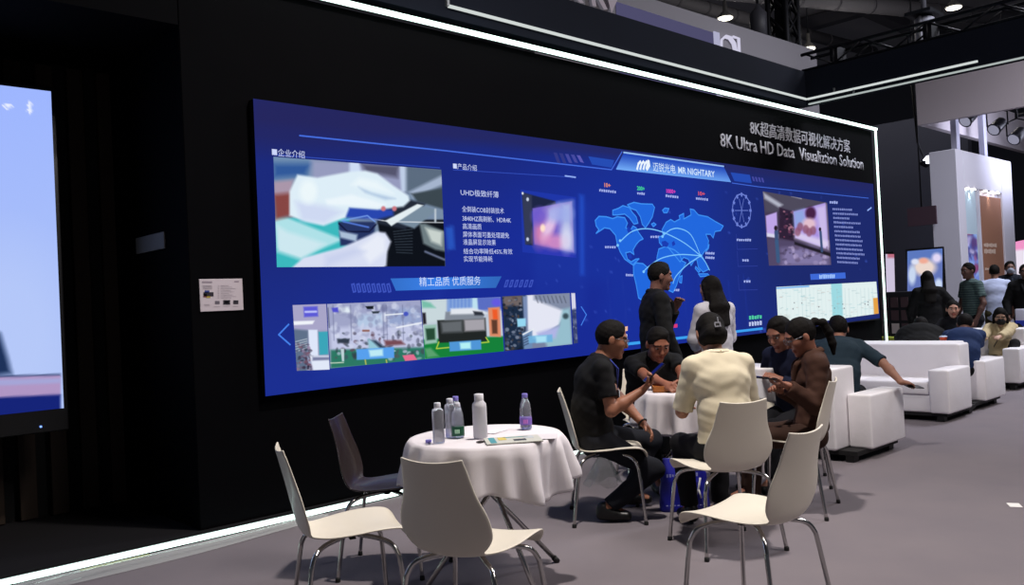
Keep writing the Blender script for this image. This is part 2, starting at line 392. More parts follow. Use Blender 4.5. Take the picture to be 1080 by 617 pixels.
    for sgn, h0, kn, an in legs:
        f.cone(h0, kn, .072*S, .047*S, .04); f.cone(kn, kn+(an-kn)*.35, .047*S, .044*S, .03); f.cone(kn+(an-kn)*.35, an, .044*S, .031*S, .03)
        f.cone(an, an+np.array([.12, 0, -.045]), .034, .026, .02); f.cone(an, an+np.array([-.04, 0, -.04]), .034, .028, .02)
    f.cone(p3-.03*dr(na), hc-hu*.055*H-hf*.02*H, .056*S*(.85 if female else 1), .050*S*(.88 if female else 1.02), .03)
    f.ell(hd(-.005, 0, .012), (.094*H, .076*H, .096*H), HR, .02)
    f.ell(hd(.030, 0, -.052), (.062*H, .056*H, .072*H), HR, .035)
    f.ell(hd(.078, 0, .020), (.018*H, .052*H, .014*H), HR, .02)
    for sg in (1, -1):
        f.ell(hd(.055, sg*.038, -.034), (.03*H, .024*H, .026*H), HR, .02)
        f.ell(hd(.104, sg*.031, -.002), (.016*H, .018*H, .011*H), HR, .014, cut=True)
        f.ell(hd(-.006, sg*.078, -.018), (.019*H, .010*H, .032*H), HR, .008)
    f.cone(hd(.088, 0, .006), hd(.108, 0, -.034), .007*H, .011*H, .012); f.ell(hd(.100, 0, -.038), (.012*H, .018*H, .009*H), HR, .008)
    f.ell(hd(.086, 0, -.070), (.013*H, .025*H, .007*H), HR, .007); f.ell(hd(.084, 0, -.079), (.013*H, .021*H, .007*H), HR, .005)
    f.ell(hd(.074, 0, -.108), (.022*H, .026*H, .018*H), HR, .02)
    me = f.mesh('body')
    co = np.empty(len(me.vertices)*3, np.float32); me.vertices.foreach_get('co', co); co = co.reshape(-1, 3)-hc
    L = co@np.stack([hf, hl, hu], 1)/H
    lip = (np.hypot(L[:, 1]/.026, (L[:, 2]+.0745)/.0125) < 1) & (L[:, 0] > .06)
    brow = (np.abs(np.abs(L[:, 1])-.033) < .021) & (np.abs(L[:, 2]-.020-.12*(.033-np.abs(L[:, 1]))) < .0032) & (L[:, 0] > .05)
    mi = np.where(lip, 1, np.where(brow, 2, 0)); ix = np.empty(len(me.loops), np.int32); me.loops.foreach_get('vertex_index', ix)
    me.polygons.foreach_set('material_index', mi[ix.reshape(-1, 4)].max(1).astype(np.int32))
    mesh_obj('body', me, [SKIN(tone), mat('lips_%d' % tone[0], (int(tone[0]*.82), int(tone[1]*.62), int(tone[2]*.62)), .5), mat('brow_hair_%d' % tone[0], tuple(int(c*.38) for c in tone), .8)], root, True)
    for sg in (1, -1):
        c = hd(.080, sg*.031, -.002); mb = MB(); r = .0125*H
        vs = []; fs = []; n1, n2 = 8, 12
        for i in range(n1+1):
            a = math.pi*i/n1
            for j in range(n2):
                b = 2*math.pi*j/n2; vs.append(c+hf*math.cos(a)*r+hl*math.sin(a)*math.cos(b)*r+hu*math.sin(a)*math.sin(b)*r*.75)
        mb.add(vs[:n2*3], [(i*n2+j, i*n2+(j+1) % n2, (i+1)*n2+(j+1) % n2, (i+1)*n2+j) for i in range(2) for j in range(n2)], 1, True)
        mb.add(vs[n2*2:], [(i*n2+j, i*n2+(j+1) % n2, (i+1)*n2+(j+1) % n2, (i+1)*n2+j) for i in range(n1-2) for j in range(n2)], 0, True)
        mb.build('eye', [mat('eye_white', (190, 185, 180), .3), mat('iris', (25, 18, 15), .2)], root, fix=False)
    # --- upper garment
    hg = h*1.25
    f = SDF(lo, hi, hg); o = .012+coat
    P0 = p0-(.05+coat)*dr(0) if not sit else p0+.055*dr(0)
    if hem: P0 = p0+hem*dr(0)
    ww = (.128 if female else .15)*S*fat
    f.cone(P0, p1, .155*S*fat+o, ww+o, .03, Yx, .72, flat=False); f.cone(p1, p2, ww+o, (.142 if female else .165)*S*fat+o, .05, Yx, .68)
    f.cone(p2, sh+.0*dr(0), (.142 if female else .162)*S*fat+o, (.12 if female else .135)*S+o, .05, Yx, .62)
    if female: f.ell(p2+np.array([.075*S, 0, -.03]), (.05, .11*S, .06), None, .05)
    for sgn, s0, e, wv, d, n in arms:
        f.cone(sh+yv(sgn*.04)+.02*dr(0), s0, .065*S+o*.5, .054*S+o*.7, .035)
        if sleeve == 'short':
            c1 = s0+(e-s0)*.68; f.cone(s0, c1, .053*S+o*.8, .056*S+o*.6, .02, flat=True)
        elif sleeve == 'half':
            f.cone(s0, s0+(e-s0)*.95, .053*S+o*.8, .054*S+o*.6, .02, flat=True)
        else:
            f.cone(s0, e, .050*S+o*.8, .044*S+o*.8, .02); f.cone(e, e+(wv-e)*.90, .046*S+o*.8, .034*S+o*.7, .02, flat=True)
    f.cone(p3-.03*dr(na), p3+.022*dr(na), .070*S, .064*S, .02, flat=True)
    f.folds(.0018+coat*.04, 40, seed=int(abs(base[0]*10)) % 7)
    me = f.mesh(garment)
    if stripes:
        m = bpy.data.materials.new('striped_cloth'); m.use_nodes = True; nt = m.node_tree; b = nt.nodes['Principled BSDF']; b.inputs['Roughness'].default_value = .9
        tc = nt.nodes.new('ShaderNodeTexCoord'); wv_ = nt.nodes.new('ShaderNodeTexWave'); wv_.bands_direction = 'Z'; wv_.inputs['Scale'].default_value = 9
        cr_ = nt.nodes.new('ShaderNodeValToRGB'); cr_.color_ramp.interpolation = 'CONSTANT'
        cr_.color_ramp.elements[0].color = (*lin(top), 1); cr_.color_ramp.elements[1].position = .78; cr_.color_ramp.elements[1].color = (*lin(stripes), 1)
        nt.links.new(tc.outputs['Object'], wv_.inputs[0]); nt.links.new(wv_.outputs[1], cr_.inputs[0]); nt.links.new(cr_.outputs[0], b.inputs['Base Color'])
    else: m = cloth(top)
    mesh_obj(garment, me, m, root, True)
    if garment == 'jacket' or collar:
        c2 = tuple(min(255, int(c*1.12)+4) for c in top); mb = MB(); big = garment == 'jacket'
        for sg in (1, -1):
            P = [p3+np.array([-.066*S, 0, .036]), p3+np.array([-.045*S, sg*.055*S, .034]), p3+np.array([.012*S, sg*.074*S, .018]), p3+np.array([.062*S, sg*.052*S, -.022])]
            if big: P += [p2+np.array([(.105+coat+.02)*S*fat, sg*.040*S, .075]), p2+np.array([(.118+coat+.02)*S*fat, sg*.012*S, -.03])]
            mb.tube(bez([tuple(q) for q in P], 5), .021 if big else .015, 8, flat=.55)
        mb.build('collar', cloth(c2), root)
    # --- trousers
    f = SDF((lo[0], lo[1], -.01), (hi[0], hi[1], p1[2]+.1), hg)
    f.cone(p0-.02*dr(0), p0+.10*S*dr(lean*.6), .150*S*fat, .130*S*fat, .03, Yx, .72)
    for sgn, h0, kn, an in legs:
        if skirt and not sit:
            continue
        ak = an+(kn-an)*.06
        f.cone(h0, kn, .092*S, .064*S, .045); f.cone(kn, ak, .066*S, .056*S, .03, flat=True)
    if skirt and not sit: f.cone(p0, np.array([0, 0, .42]), .16*S, .21*S, .04, Yx, .8, flat=True)
    f.folds(.003, 24, 3); mesh_obj('skirt' if skirt else 'trousers', f.mesh('trousers'), cloth(bottom), root, True)
    # --- shoes
    for sgn, h0, kn, an in legs:
        t = nrm([kn[0]-h0[0] if sit else 1, (kn[1]-h0[1])*.6 if sit else sgn*.15, 0]); t = np.array([t[0], t[1], 0])
        if an[2] > .12: t = nrm(t+np.array([0, 0, -.25]))
        sd = np.cross([0, 0, 1.], t); g = SDF(an-.22, an+.26, .006)
        g.cone(an-t*.035+[0, 0, -.040], an+t*.13*S+[0, 0, -.048], .040, .036, .02, sd, .85); g.cone(an+t*-.02+[0, 0, -.0], an+t*.03+[0, 0, -.03], .044, .042, .03)
        if an[2] <= .12: g.plane((0, 0, .004), (0, 0, -1))
        mesh_obj('shoe', g.mesh('shoe'), mat('shoe_%d_%d_%d' % shoe, shoe, .4), root, True)
    # --- hair
    hm = mat('hair_%d' % haircol[0], haircol, .75, spec=.15, bump=(120, .6, .003))
    g = SDF(hc-.34, hc+.24, .006 if h < .009 else .009) if hair in ('long', 'pony') else SDF(hc-.17, hc+.17, .0055 if h < .009 else .009)
    if hair == 'long': g = SDF(np.minimum(hc-.2, p1-.12), hc+.2, .008)
    g.ell(hd(-.010, 0, .016), (.100*H, .082*H, .098*H), HR, .01)
    if hair == 'short':
        g.ell(hd(.122, 0, -.014), (.088*H, .074*H, .094*H), HR, .012, cut=True); g.ell(hd(.075, 0, -.045), (.085*H, .12*H, .070*H), HR, .014, cut=True); g.ell(hd(.030, 0, -.105), (.085*H, .13*H, .070*H), HR, .012, cut=True); g.ell(hd(-.02, 0, -.140), (.20*H, .13*H, .062*H), HR, .01, cut=True)
        for sg in (1, -1): g.ell(hd(.002, sg*.092, -.030), (.022*H, .026*H, .034*H), HR, .008, cut=True)
        g.ell(hd(.012, .012, .084), (.055*H, .050*H, .026*H), HR, .02)
    else:
        g.ell(hd(.122, 0, -.026), (.090*H, .070*H, .096*H), HR, .01, cut=True)
    if hair == 'long':
        b0 = hd(-.045, 0, -.02); b1 = p3+np.array([-.085*S, 0, -.02]); b2 = p2+np.array([-.125*S, 0, -.04])
        g.cone(b0, b1, .082*H, .100*H, .03, Yx, .55); g.cone(b1, b2, .100*H, .080*H, .03, Yx, .32)
        for sg in (1, -1): g.cone(hd(.02, sg*.074, .02), hd(-.02, sg*.078, -.16), .022, .024, .02)
    if hair in ('pony',):
        g.ell(hd(-.125, 0, .03), (.028, .028, .028), HR, .015); q = hd(-.13, 0, .02)
        for i, (a, b, r) in enumerate(((-.165, .0, .027), (-.17, -.07, .03), (-.155, -.15, .026), (-.13, -.21, .012))):
            e = hd(a, 0, b); g.cone(q, e, .026 if i else .02, r, .01); q = e
        g.ell(hd(.0, 0, -.115), (.20*H, .13*H, .055*H), HR, .01, cut=True) if False else None
    if hair == 'bun':
        g.ell(hd(-.09, 0, -.045), (.055*H, .068*H, .055*H), HR, .03); g.ell(hd(-.03, 0, -.05), (.085*H, .082*H, .05*H), HR, .02)
    g.folds(.0010, 75, 2); mesh_obj('hair', g.mesh('hair'), hm, root, True)
    # --- things worn
    if glasses:
        mb = MB()
        for sg in (1, -1):
            c = hd(.104, sg*.032, -.004); mb.tube([c+hl*math.cos(a)*.024*H+hu*math.sin(a)*.018*H for a in np.linspace(0, 2*math.pi, 17)], .0016, 6)
            mb.tube([hd(.104, sg*.056, .002), hd(.085, sg*.078, .004), hd(-.005, sg*.083, -.002)], .0018, 6)
        mb.tube([hd(.106, -.008, 0), hd(.109, 0, .003), hd(.106, .008, 0)], .0016, 6)
        mb.build('glasses', mat('glasses_metal', (120, 120, 125), .3, 1), root)
    if mask:
        g = SDF(hc-.17, hc+.17, .006); g.ell(hd(.040, 0, -.055), (.076*H, .066*H, .060*H), HR, .005); g.ell(hd(.105, 0, -.03), (.022*H, .022*H, .022*H), HR, .03)
        g.ell(hd(-.06, 0, -.03), (.09*H, .12*H, .16*H), HR, .003, cut=True)
        mo = mesh_obj('face_mask', g.mesh('face_mask'), mat('mask_%d' % mask[0], mask, .9), root, True)
    if lanyard:
        mb = MB(); dz = .62 if sit else .60
        q = p2+np.array([(.165*.68+.045)*S, 0, -.06])
        for sg in (1, -1):
            mb.tube([p3+np.array([-.062*S, 0, .030]), p3+np.array([-.03, sg*.068*S, .028]), p3+np.array([.055*S, sg*.070*S, .0]), p2+np.array([.165*S, sg*.045, .07]), q], .0045, 6, flat=.4)
        mb.build('lanyard', mat('lanyard_%d' % lanyard[2], lanyard, .6), root)
        mb = MB(); mb.box(q+np.array([.006, 0, -.07]), (.004, .085, .12)); mb.build('badge', mat('badge_card', (190, 195, 205), .4), root, .002)
    info = dict(root=root, hc=hc, hf=hf, hl=hl, hu=hu, hd=hd, p3=p3, p2=p2, p1=p1, arms=arms, legs=legs)
    return info
def towards(i, v):    # local point of a person back to the world
    return i['root'].matrix_basis @ Vector(v)

# ------------------------------------------------------------------ the setting
M_black = mat('black_wall_paint', (4, 4, 6), .85, spec=.04, vary=(3, (6, 6, 8)))
M_canopy = mat('black_canopy_cloth', (14, 17, 25), .9, spec=.1, vary=(1.2, (18, 22, 33)))
M_carpet = mat('grey_carpet', (126, 118, 121), .95, spec=.15, bump=(260, .5, .004), vary=(2.2, (112, 106, 112)))
M_plat = mat('dark_platform_carpet', (26, 25, 27), .95, spec=.1, bump=(260, .5, .004))
M_dark = mat('dark_hall', (70, 72, 84), .9)
M_white = mat('white_panel', (205, 203, 208), .7)
M_led = emit('led_strip', (225, 255, 244), 3.2)
M_led2 = emit('led_strip_thin', (225, 232, 230), .85)
M_chrome = mat('chrome', (190, 188, 186), .16, 1)
M_steel = mat('dark_steel', (24, 25, 30), .5, .6)

# carpet with slightly different nap in the colour
mb = MB(); mb.span((-6, -8, -.1), (40, 5.33, 0)); mb.span((12.6, 5.33, -.1), (40, 22, 0)); structure(mb.build('floor', M_carpet))
mb = MB(); mb.span((-4, 5.385, -.1), (12.45, 6.95, .05)); structure(mb.build('floor_platform', M_plat))
# main black wall with its box depth, and the header over the slatted recess
mb = MB(); mb.span((2.24, 5.41, .05), (12.36, 6.75, 3.66)); structure(mb.build('wall_front', M_black, bevel=.004, seg=1))
mb = MB(); mb.span((-4, 5.41, 3.30), (2.235, 6.72, 3.66)); structure(mb.build('trim_1', M_black))
mb = MB(); mb.span((-4, 6.80, .05), (3.2, 6.95, 3.66)); structure(mb.build('wall_back', mat('black_back_wall', (9, 9, 10), .9)))
for k in range(16):
    x = 2.20-k*.205
    o = MB().span((x-.055, 6.74, .055), (x+.055, 6.795, 3.29)).build('wall_slat', mat('brown_slat_wood', (50, 40, 32), .6, spec=.3, vary=(3, (40, 31, 25), (6, 6, .6))), bevel=.004, seg=1)
    setp(o, 'dark brown upright timber slat on the black recess wall behind the left screen', 'wall slat', 'upright slats of the recess wall')

def led(name, label, spans, m=M_led, back=None):
    t = thing(name, label, 'led strip', tuple(spans[0][0]))
    o = Vector(spans[0][0])
    def S(a, b): return Vector(a)-o, Vector(b)-o
    mb = MB()
    for a, b in spans: mb.span(*S(a, b))
    mb.build('light_strip', m, t)
    mb = MB()
    for a, b in (back or []): mb.span(*S(a, b))
    mb.build('channel', mat('aluminium_channel', (150, 152, 155), .4, .8), t)
    return t
led('light_line', 'bright white light line along the top, right edge and floor of the black wall',
    [((-4, 5.335, 3.668), (12.40, 5.37, 3.697)), ((12.38, 5.352, .04), (12.402, 5.37, 3.668)), ((-4, 5.347, .004), (12.40, 5.37, .033))],
    back=[((-4, 5.371, 3.665), (12.40, 5.40, 3.70)), ((12.37, 5.371, .04), (12.405, 5.40, 3.665)), ((-4, 5.371, .004), (12.40, 5.383, .036))])
# the black canopy band overhead: one leg over the wall, one leg towards the aisle
t = thing('overhead_canopy', 'black cloth canopy band around the top of the stand', 'canopy', (0, 5.4, 3.78)); structure(t)
MB().span((-4, 0, 0), (10.45, .12, .46)).build('fascia', M_canopy, t)
MB().span((10.45, -7, .02), (10.57, .12, .46)).build('fascia', M_canopy, t)
led('light_line', 'thin white light line making a corner on the overhead black canopy',
    [((4.48, 5.372, 3.864), (10.44, 5.397, 3.883)), ((10.42, 3.33, 3.862), (10.447, 5.372, 3.883))], M_led2,
    back=[((4.48, 5.397, 3.862), (10.44, 5.40, 3.886)), ((4.46, 5.375, 3.87), (4.485, 5.40, 3.96)), ((10.43, 5.0, 3.886), (10.447, 5.02, 3.94))])
led('light_line', 'thin white light line along the lower edge of the black canopy at the right',
    [((10.425, -2.0, 3.795), (10.447, 5.36, 3.812))], emit('led_strip_dim', (190, 200, 198), .8),
    back=[((10.425, 4.75, 3.812), (10.447, 4.77, 3.87)), ((10.440, -2, 3.812), (10.449, 5.36, 3.82))])
# lattice truss on the canopy leg
t = thing('lattice_truss', 'black lattice truss lying on top of the overhead canopy', 'truss', (10.5, 0, 4.24))
mb = MB()
for y in (-.02, .24):
    mb.tube([(y, -3, .02), (y, 5.45, .02)], .022, 8)
    mb.tube([(y, -3, .23), (y, 5.45, .23)], .022, 8)
mb.build('chord', M_steel, t)
mb = MB()
n = 22
for k in range(n):
    y0 = -3+k*8.4/n; y1 = y0+8.4/n
    for x in (-.02, .24):
        mb.tube([(x, y0, .02 if k % 2 else .23), (x, y1, .23 if k % 2 else .02)], .012, 6)
        if k % 3 == 0: mb.tube([(x, y0, .02), (x, y0, .23)], .016, 6)
    if k % 3 == 0: mb.box((.11, y0, .125), (.24, .10, .22))
mb.build('lacing', M_steel, t)

# hall roof, beams and ducts
t = structure(MB().span((-20, -20, 13.0), (70, 60, 13.2)).build('ceiling', mat('hall_roof', (176, 170, 174), .9, vary=(.25, (140, 136, 144)))))
for k, (y, z) in enumerate(((14, 11.9), (22, 12.2), (31, 12.4))):
    structure(MB().span((8, y, z), (70, y+.5, z+.7)).build('trim_%d' % (k+2), mat('roof_beam', (78, 76, 84), .8)))
for k, (x, z) in enumerate(((24, 12.2), (34, 12.4), (46, 12.4))):
    structure(MB().span((x, -10, z), (x+.5, 60, z+.5)).build('trim_%d' % (k+5), mat('roof_beam', (78, 76, 84), .8)))
def duct(a, b, r, label):
    a, b = Vector(a), Vector(b); t = thing('air_duct', label, 'air duct', tuple(a)); d = b-a; L = d.length; u = d.normalized()
    mb = MB().tube([Vector((0, 0, 0)), d], r, 20); k = .1
    while k < L: mb.tube([u*k, u*(k+.09)], r*1.05, 20, 1); k += 1.5
    mb.build('pipe', [mat('duct_metal', (92, 90, 95), .7, .0), mat('duct_collar', (76, 74, 80), .7, .0)], t)
duct((22, 14, 10.4), (38, 8.5, 10.9), .26, 'wide grey round air duct crossing under the hall roof at upper right')
duct((19, 17, 11.2), (36, 15.5, 11.3), .22, 'narrow grey air duct under the roof behind the middle lamp')
structure(MB().span((-20, 40, 0), (70, 40.3, 13)).build('wall_far', M_dark))
structure(MB().span((44, -10, 0), (44.3, 40, 13)).build('wall_right', M_dark))
# black partition of the stands behind
structure(MB().span((27, 9.0, 0), (27.3, 24, 6.5)).build('wall_partition', mat('black_partition', (70, 72, 86), .9)))

def high_bay(loc, label):
    t = thing('hall_lamp', label, 'ceiling lamp', loc, 0, 'round lamps hanging under the hall roof')
    MB().lathe([(.19, 0), (.19, .02), (.17, .04)], n=24).build('diffuser', emit('lamp_disc', (255, 248, 225), 5), t)
    MB().lathe([(.215, .03), (.20, .08), (.11, .18), (.06, .22), (.05, .5)], n=24).build('housing', mat('lamp_housing', (110, 108, 104), .5), t)
    MB().tube([(0, 0, .5), (0, 0, 12.99-loc[2])], .02, 6).build('cable', M_steel, t)
    l = bpy.data.lights.new('lamp_light', 'POINT'); l.energy = 110; l.shadow_soft_size = .3; l.color = (1, .95, .88)
    o = bpy.data.objects.new('lamp_light', l); COL.objects.link(o); o.parent = t; o.location = (0, 0, -.35)
high_bay(tuple(on_z(765, 20, 9)), 'round white lamp hanging on a cable above the grey banner')
high_bay(tuple(on_z(853, 52, 9)), 'round white lamp just right of the dark tower')
high_bay(tuple(on_z(1006, 9, 9)), 'round white lamp at the upper right of the hall')
# rigging tower
t = thing('rigging_tower', 'dark square rigging tower rising behind the canopy corner', 'tower', (16.6, 9.0, 0))
mb = MB()
for sx in (-.24, .24):
    for sy in (-.2, .2): mb.tube([(sx, sy, 0), (sx, sy, 12.9)], .06, 8)
for k in range(26):
    z = .2+k*.5
    for sy in (-.2, .2): mb.tube([(-.24, sy, z), (.24, sy, z+.5)], .03, 6); mb.tube([(.24, sy, z), (-.24, sy, z+.5)], .03, 6)
    for sx in (-.24, .24): mb.tube([(sx, -.2, z), (sx, .2, z+.5)], .03, 6)
mb.build('lattice', M_steel, t); MB().span((-.17, -.1, 0), (.17, .1, 12.8)).build('core', M_steel, t)
t = thing('chain_hoist', 'dark chain hoist hanging beside the rigging tower', 'hoist', tuple(at_d(800, 25, 17.2)))
MB().tube([(0, 0, -1.6), (0, 0, 5)], .03, 6).build('chain', M_steel, t)
MB().lathe([(.05, -.35), (.16, -.28), (.17, .2), (.08, .3), (.03, .4)]).build('motor', mat('hoist_motor', (60, 60, 66), .5), t)
# hoist over the truss at the upper right
p = at_d(975, 25, 15.5)
t = thing('truss_hoist', 'grey hoist with a flat plate hanging above the truss at upper right', 'hoist', tuple(p))
MB().box((0, 0, .16), (.62, .45, .06)).box((.1, 0, .1), (.3, .2, .1)).build('plate', M_steel, t)
MB().lathe([(.15, -.55), (.17, -.5), (.17, .08), (.12, .12)]).build('motor', mat('hoist_drum', (140, 140, 150), .5), t)
MB().tube([(0, 0, .15), (0, 0, 4)], .05, 8).tube([(-.2, 0, -.6), (-.2, 0, .1)], .03, 6).tube([(.25, 0, -.5), (.25, 0, .1)], .03, 6).build('rods', mat('hoist_rod', (105, 105, 112), .5), t)

# grey banner of the stand behind, with its lit lavender strip and white letters
t = thing('hanging_banner', 'long grey banner hanging behind the black canopy, with a lavender lit panel', 'banner', (8, 8, 4))
a = on_y(560, -42, 8); b = on_y(862, 55, 8)
MB().prism([(a[0]-8, 0), (b[0]-8, 0), (b[0]-8, 2.12), (a[0]-8, 1.99)], 'y', 0.02, .2).build('cloth', mat('banner_cloth', (120, 117, 122), .9), t)
a = on_y(650, 1, 8); b = on_y(752, 33, 8)
mb = MB(); mb.span((a[0]-8, 0, 0), (b[0]-8, .015, 1.80)); mb.build('panel', emit('banner_panel', (84, 82, 116), .85), t)
a = on_y(753, 33, 8); b = on_y(759, 35, 8)
MB().span((a[0]-8, 0, 0), (b[0]-8, .015, 1.83)).build('panel', emit('banner_panel_bright', (190, 190, 220), .8), t)
mb = MB(); q = Vector((8, 8, 4))
mb.tube([Vector(on_y(x, y, 7.97))-q for x, y in ((761, 52), (761, 42), (765, 38.5), (770, 40), (774, 46), (776, 56))], .04, 6, flat=.5)
mb.tube([Vector(on_y(x, y, 7.97))-q for x, y in ((774, 39), (779, 40.5), (780, 62))], .04, 6, flat=.5)
mb.build('letters', emit('letter_glow', (215, 212, 235), .9), t)
mb = MB()
for pts in (((598, -12), (604, -12), (616, 3), (612, 3)), ((622, -8), (627, -8), (629, 7), (625, 6)), ((627, -8), (632, -8), (641, 10), (637, 10)), ((640, -5), (652, -2), (645, 14)), ):
    vs = [Vector(on_y(x, y, 7.95))-q for x, y in pts]; mb.add(vs, [tuple(range(len(vs)))])
mb.build('letters', emit('letter_glow_dim', (150, 140, 150), .8), t)

# ------------------------------------------------------------------ the big video wall
Y0 = 5.35
def rect_obj(name, pts, y, m, parent): mb = MB(); flat_poly(mb, pts, y); return mb.build(name, m, parent)
vw = thing('video_wall', 'huge wide blue video wall mounted on the black wall, showing pictures and a world map', 'video wall')
TL, TR, BR, BL = (267, 104), (921, 194), (928, 335.5), (280, 418)
a, b = on_y(*TL, 5.35), on_y(*BR, 5.35)
MB().span((a[0], 5.352, b[2]-.02), (b[0], 5.41, a[2])).build('cabinet', mat('screen_cabinet', (14, 14, 16), .5), vw)
def bgp(p):
    X, Y = p.X, p.Y
    p.ell(430, 440, 300, 130, (28, 48, 150), .9, 0, .8); p.ell(600, 300, 200, 110, (25, 44, 154), .9, 0, .8)
    p.ell(690, 250, 120, 120, (26, 52, 160), .9, 0, .6); p.ell(880, 250, 110, 140, (30, 42, 104), .9, 0, .8)
    p.poly([(267, 100), (921, 190), (921, 203), (640, 166), (470, 148), (267, 131)], (38, 40, 96), 12, .8)
    p.ell(330, 130, 150, 30, (38, 38, 92), .9, 0, .7)
    p.poly([(540, 280), (560, 290), (640, 300), (625, 420), (560, 400)], (24, 40, 145), 20, .5)
    p.poly([(330, 400), (470, 300), (430, 400)], (36, 60, 165), 12, .3); p.poly([(566, 205), (620, 215), (618, 340), (560, 330)], (32, 58, 165), 10, .35)
    p.poly([(470, 240), (478, 238), (480, 262), (472, 264)], (50, 110, 220), 3, .6); p.poly([(611, 205), (616, 206), (616, 290), (612, 290)], (40, 90, 215), 4, .6)
    rng = random.Random(3)
    for i in range(60):
        x, y = rng.uniform(560, 915), rng.uniform(200, 360); p.ell(x, y, rng.uniform(.6, 1.6), rng.uniform(.6, 1.4), (70, 100, 210), .8, 0, rng.uniform(.2, .7))
    for i in range(10): x = 640+i*16; p.line([(x, 290+3*(i % 3)), (x+6, 350)], .8, (34, 56, 160), 1, .5)
picture('display_panel', (TL, TR, BR, BL), 5.3505, bgp, vw, 420, 90, (28, 42, 124))
# company picture: gloved hands fitting a module
def g_(u, v): return (280+.21075*u, 160+.21075*v)
def gl(p, pts, c, s=1.2, a=1): p.poly([g_(*q) for q in pts], c, s, a)
def glove(p):
    gl(p, [(0, 0), (240, 0), (250, 150), (0, 160)], (110, 140, 175), 8); gl(p, [(40, 60), (230, 60), (200, 120), (40, 130)], (50, 90, 155), 8)
    gl(p, [(230, 40), (700, 60), (700, 230), (230, 150)], (150, 155, 190), 8); gl(p, [(420, 40), (470, 40), (480, 120), (420, 110)], (205, 220, 245), 4)
    gl(p, [(480, 60), (670, 70), (660, 130), (500, 100)], (85, 85, 110), 6); gl(p, [(670, 60), (710, 62), (712, 200), (680, 200)], (190, 205, 230), 3)
    gl(p, [(705, 70), (900, 85), (900, 280), (705, 200)], (92, 108, 128), 5); gl(p, [(720, 200), (900, 110), (900, 160), (740, 230)], (165, 180, 205), 4)
    gl(p, [(730, 210), (900, 180), (900, 290), (760, 250)], (60, 72, 80), 3)
    gl(p, [(40, 330), (420, 330), (420, 600), (40, 600)], (60, 185, 190), 3)
    gl(p, [(40, 330), (110, 330), (390, 440), (200, 520), (60, 480)], (175, 225, 232), 4); gl(p, [(60, 370), (110, 400), (300, 460), (180, 540), (60, 500)], (205, 232, 240), 6)
    gl(p, [(560, 340), (900, 340), (900, 600), (600, 600)], (14, 18, 26), 2); gl(p, [(560, 300), (700, 260), (720, 240), (800, 260), (700, 390), (560, 360)], (35, 42, 56), 3)
    gl(p, [(635, 345), (770, 268), (860, 290), (745, 385)], (120, 140, 158), 2.5); gl(p, [(600, 345), (760, 262), (790, 268), (630, 372)], (228, 238, 242), 1.5)
    for k in range(9): p.line([g_(640+k*2, 400+k*13), g_(735, 388+k*15)], .7, (58, 68, 80), 1)
    gl(p, [(770, 360), (800, 360), (900, 400), (900, 500), (850, 490), (790, 460)], (110, 125, 130), 3); gl(p, [(800, 380), (885, 400), (880, 470), (830, 450)], (200, 210, 205), 4)
    p.line([g_(500, 330), g_(620, 350), g_(900, 355)], .9, (225, 230, 235), 1); p.line([g_(800, 500), g_(895, 540)], 2, (110, 120, 150), 2)
    p.line([g_(850, 290), g_(850, 350)], 2, (190, 200, 210), 1.5)
    gl(p, [(380, 270), (640, 290), (640, 320), (560, 340), (400, 330)], (40, 70, 175), 4)
    gl(p, [(365, 350), (550, 350), (545, 400), (480, 470), (375, 470)], (38, 52, 98), 2.5); p.line([g_(368, 360), g_(410, 400), g_(520, 400), g_(552, 365)], 1.6, (20, 25, 60), 1)
    gl(p, [(368, 395), (460, 415), (455, 450), (375, 430)], (170, 190, 215), 3); p.line([g_(380, 345), g_(510, 320), g_(548, 350)], 1.3, (120, 160, 235), 1.2); p.line([g_(390, 350), g_(515, 378)], 1.5, (90, 130, 230), 1.5)
    gl(p, [(40, 150), (140, 140), (130, 230), (40, 230)], (170, 150, 170), 5); gl(p, [(40, 215), (130, 205), (130, 320), (50, 340)], (135, 70, 68), 6)
    gl(p, [(120, 200), (160, 115), (260, 130), (420, 100), (500, 95), (560, 110), (640, 170), (715, 220), (722, 245), (690, 275), (560, 290), (420, 280), (400, 330), (290, 370), (200, 350), (120, 320)], (222, 238, 248), 3)
    gl(p, [(300, 240), (430, 215), (600, 262), (560, 282), (400, 268), (310, 265)], (236, 246, 252), 4); gl(p, [(465, 175), (530, 205), (650, 235), (600, 240), (500, 205)], (175, 198, 225), 4)
    gl(p, [(150, 250), (290, 270), (390, 300), (300, 360), (180, 345)], (200, 208, 240), 8, .7); p.ell(*g_(215, 200), 9, 12, (240, 250, 252), .7, 0, .8)
    gl(p, [(430, 165), (470, 130), (560, 150), (640, 210)], (238, 248, 252), 6, .8)
    for x in (590, 645): p.ell(*g_(x, 285), 2.4, 2.6, (205, 120, 130), .7)
    gl(p, [(110, 600), (190, 530), (380, 480), (560, 400), (600, 405), (628, 450), (610, 500), (605, 570), (560, 600)], (216, 222, 243), 3)
    gl(p, [(470, 480), (560, 410), (600, 430), (600, 500), (520, 560)], (236, 240, 250), 6, .8); gl(p, [(300, 520), (440, 480), (500, 500), (300, 580)], (196, 205, 236), 8, .7)
picture('company_picture', ((288.4, 165.3), (465.4, 179), (469.8, 280.8), (292, 281.8)), 5.3485, glove, vw, 300, 190, (120, 140, 165))
def noise_blobs(p, x0, y0, x1, y1, n, cols, r, seed, a=.8):
    g = random.Random(seed)
    for i in range(n): p.ell(g.uniform(x0, x1), g.uniform(y0, y1), g.uniform(.4, 1)*r, g.uniform(.3, 1)*r, cols[g.randrange(len(cols))], .6, g.uniform(-20, 20), g.uniform(.3, a))
def h_(u, v): return (300+.14815*u, 310+.14815*v)
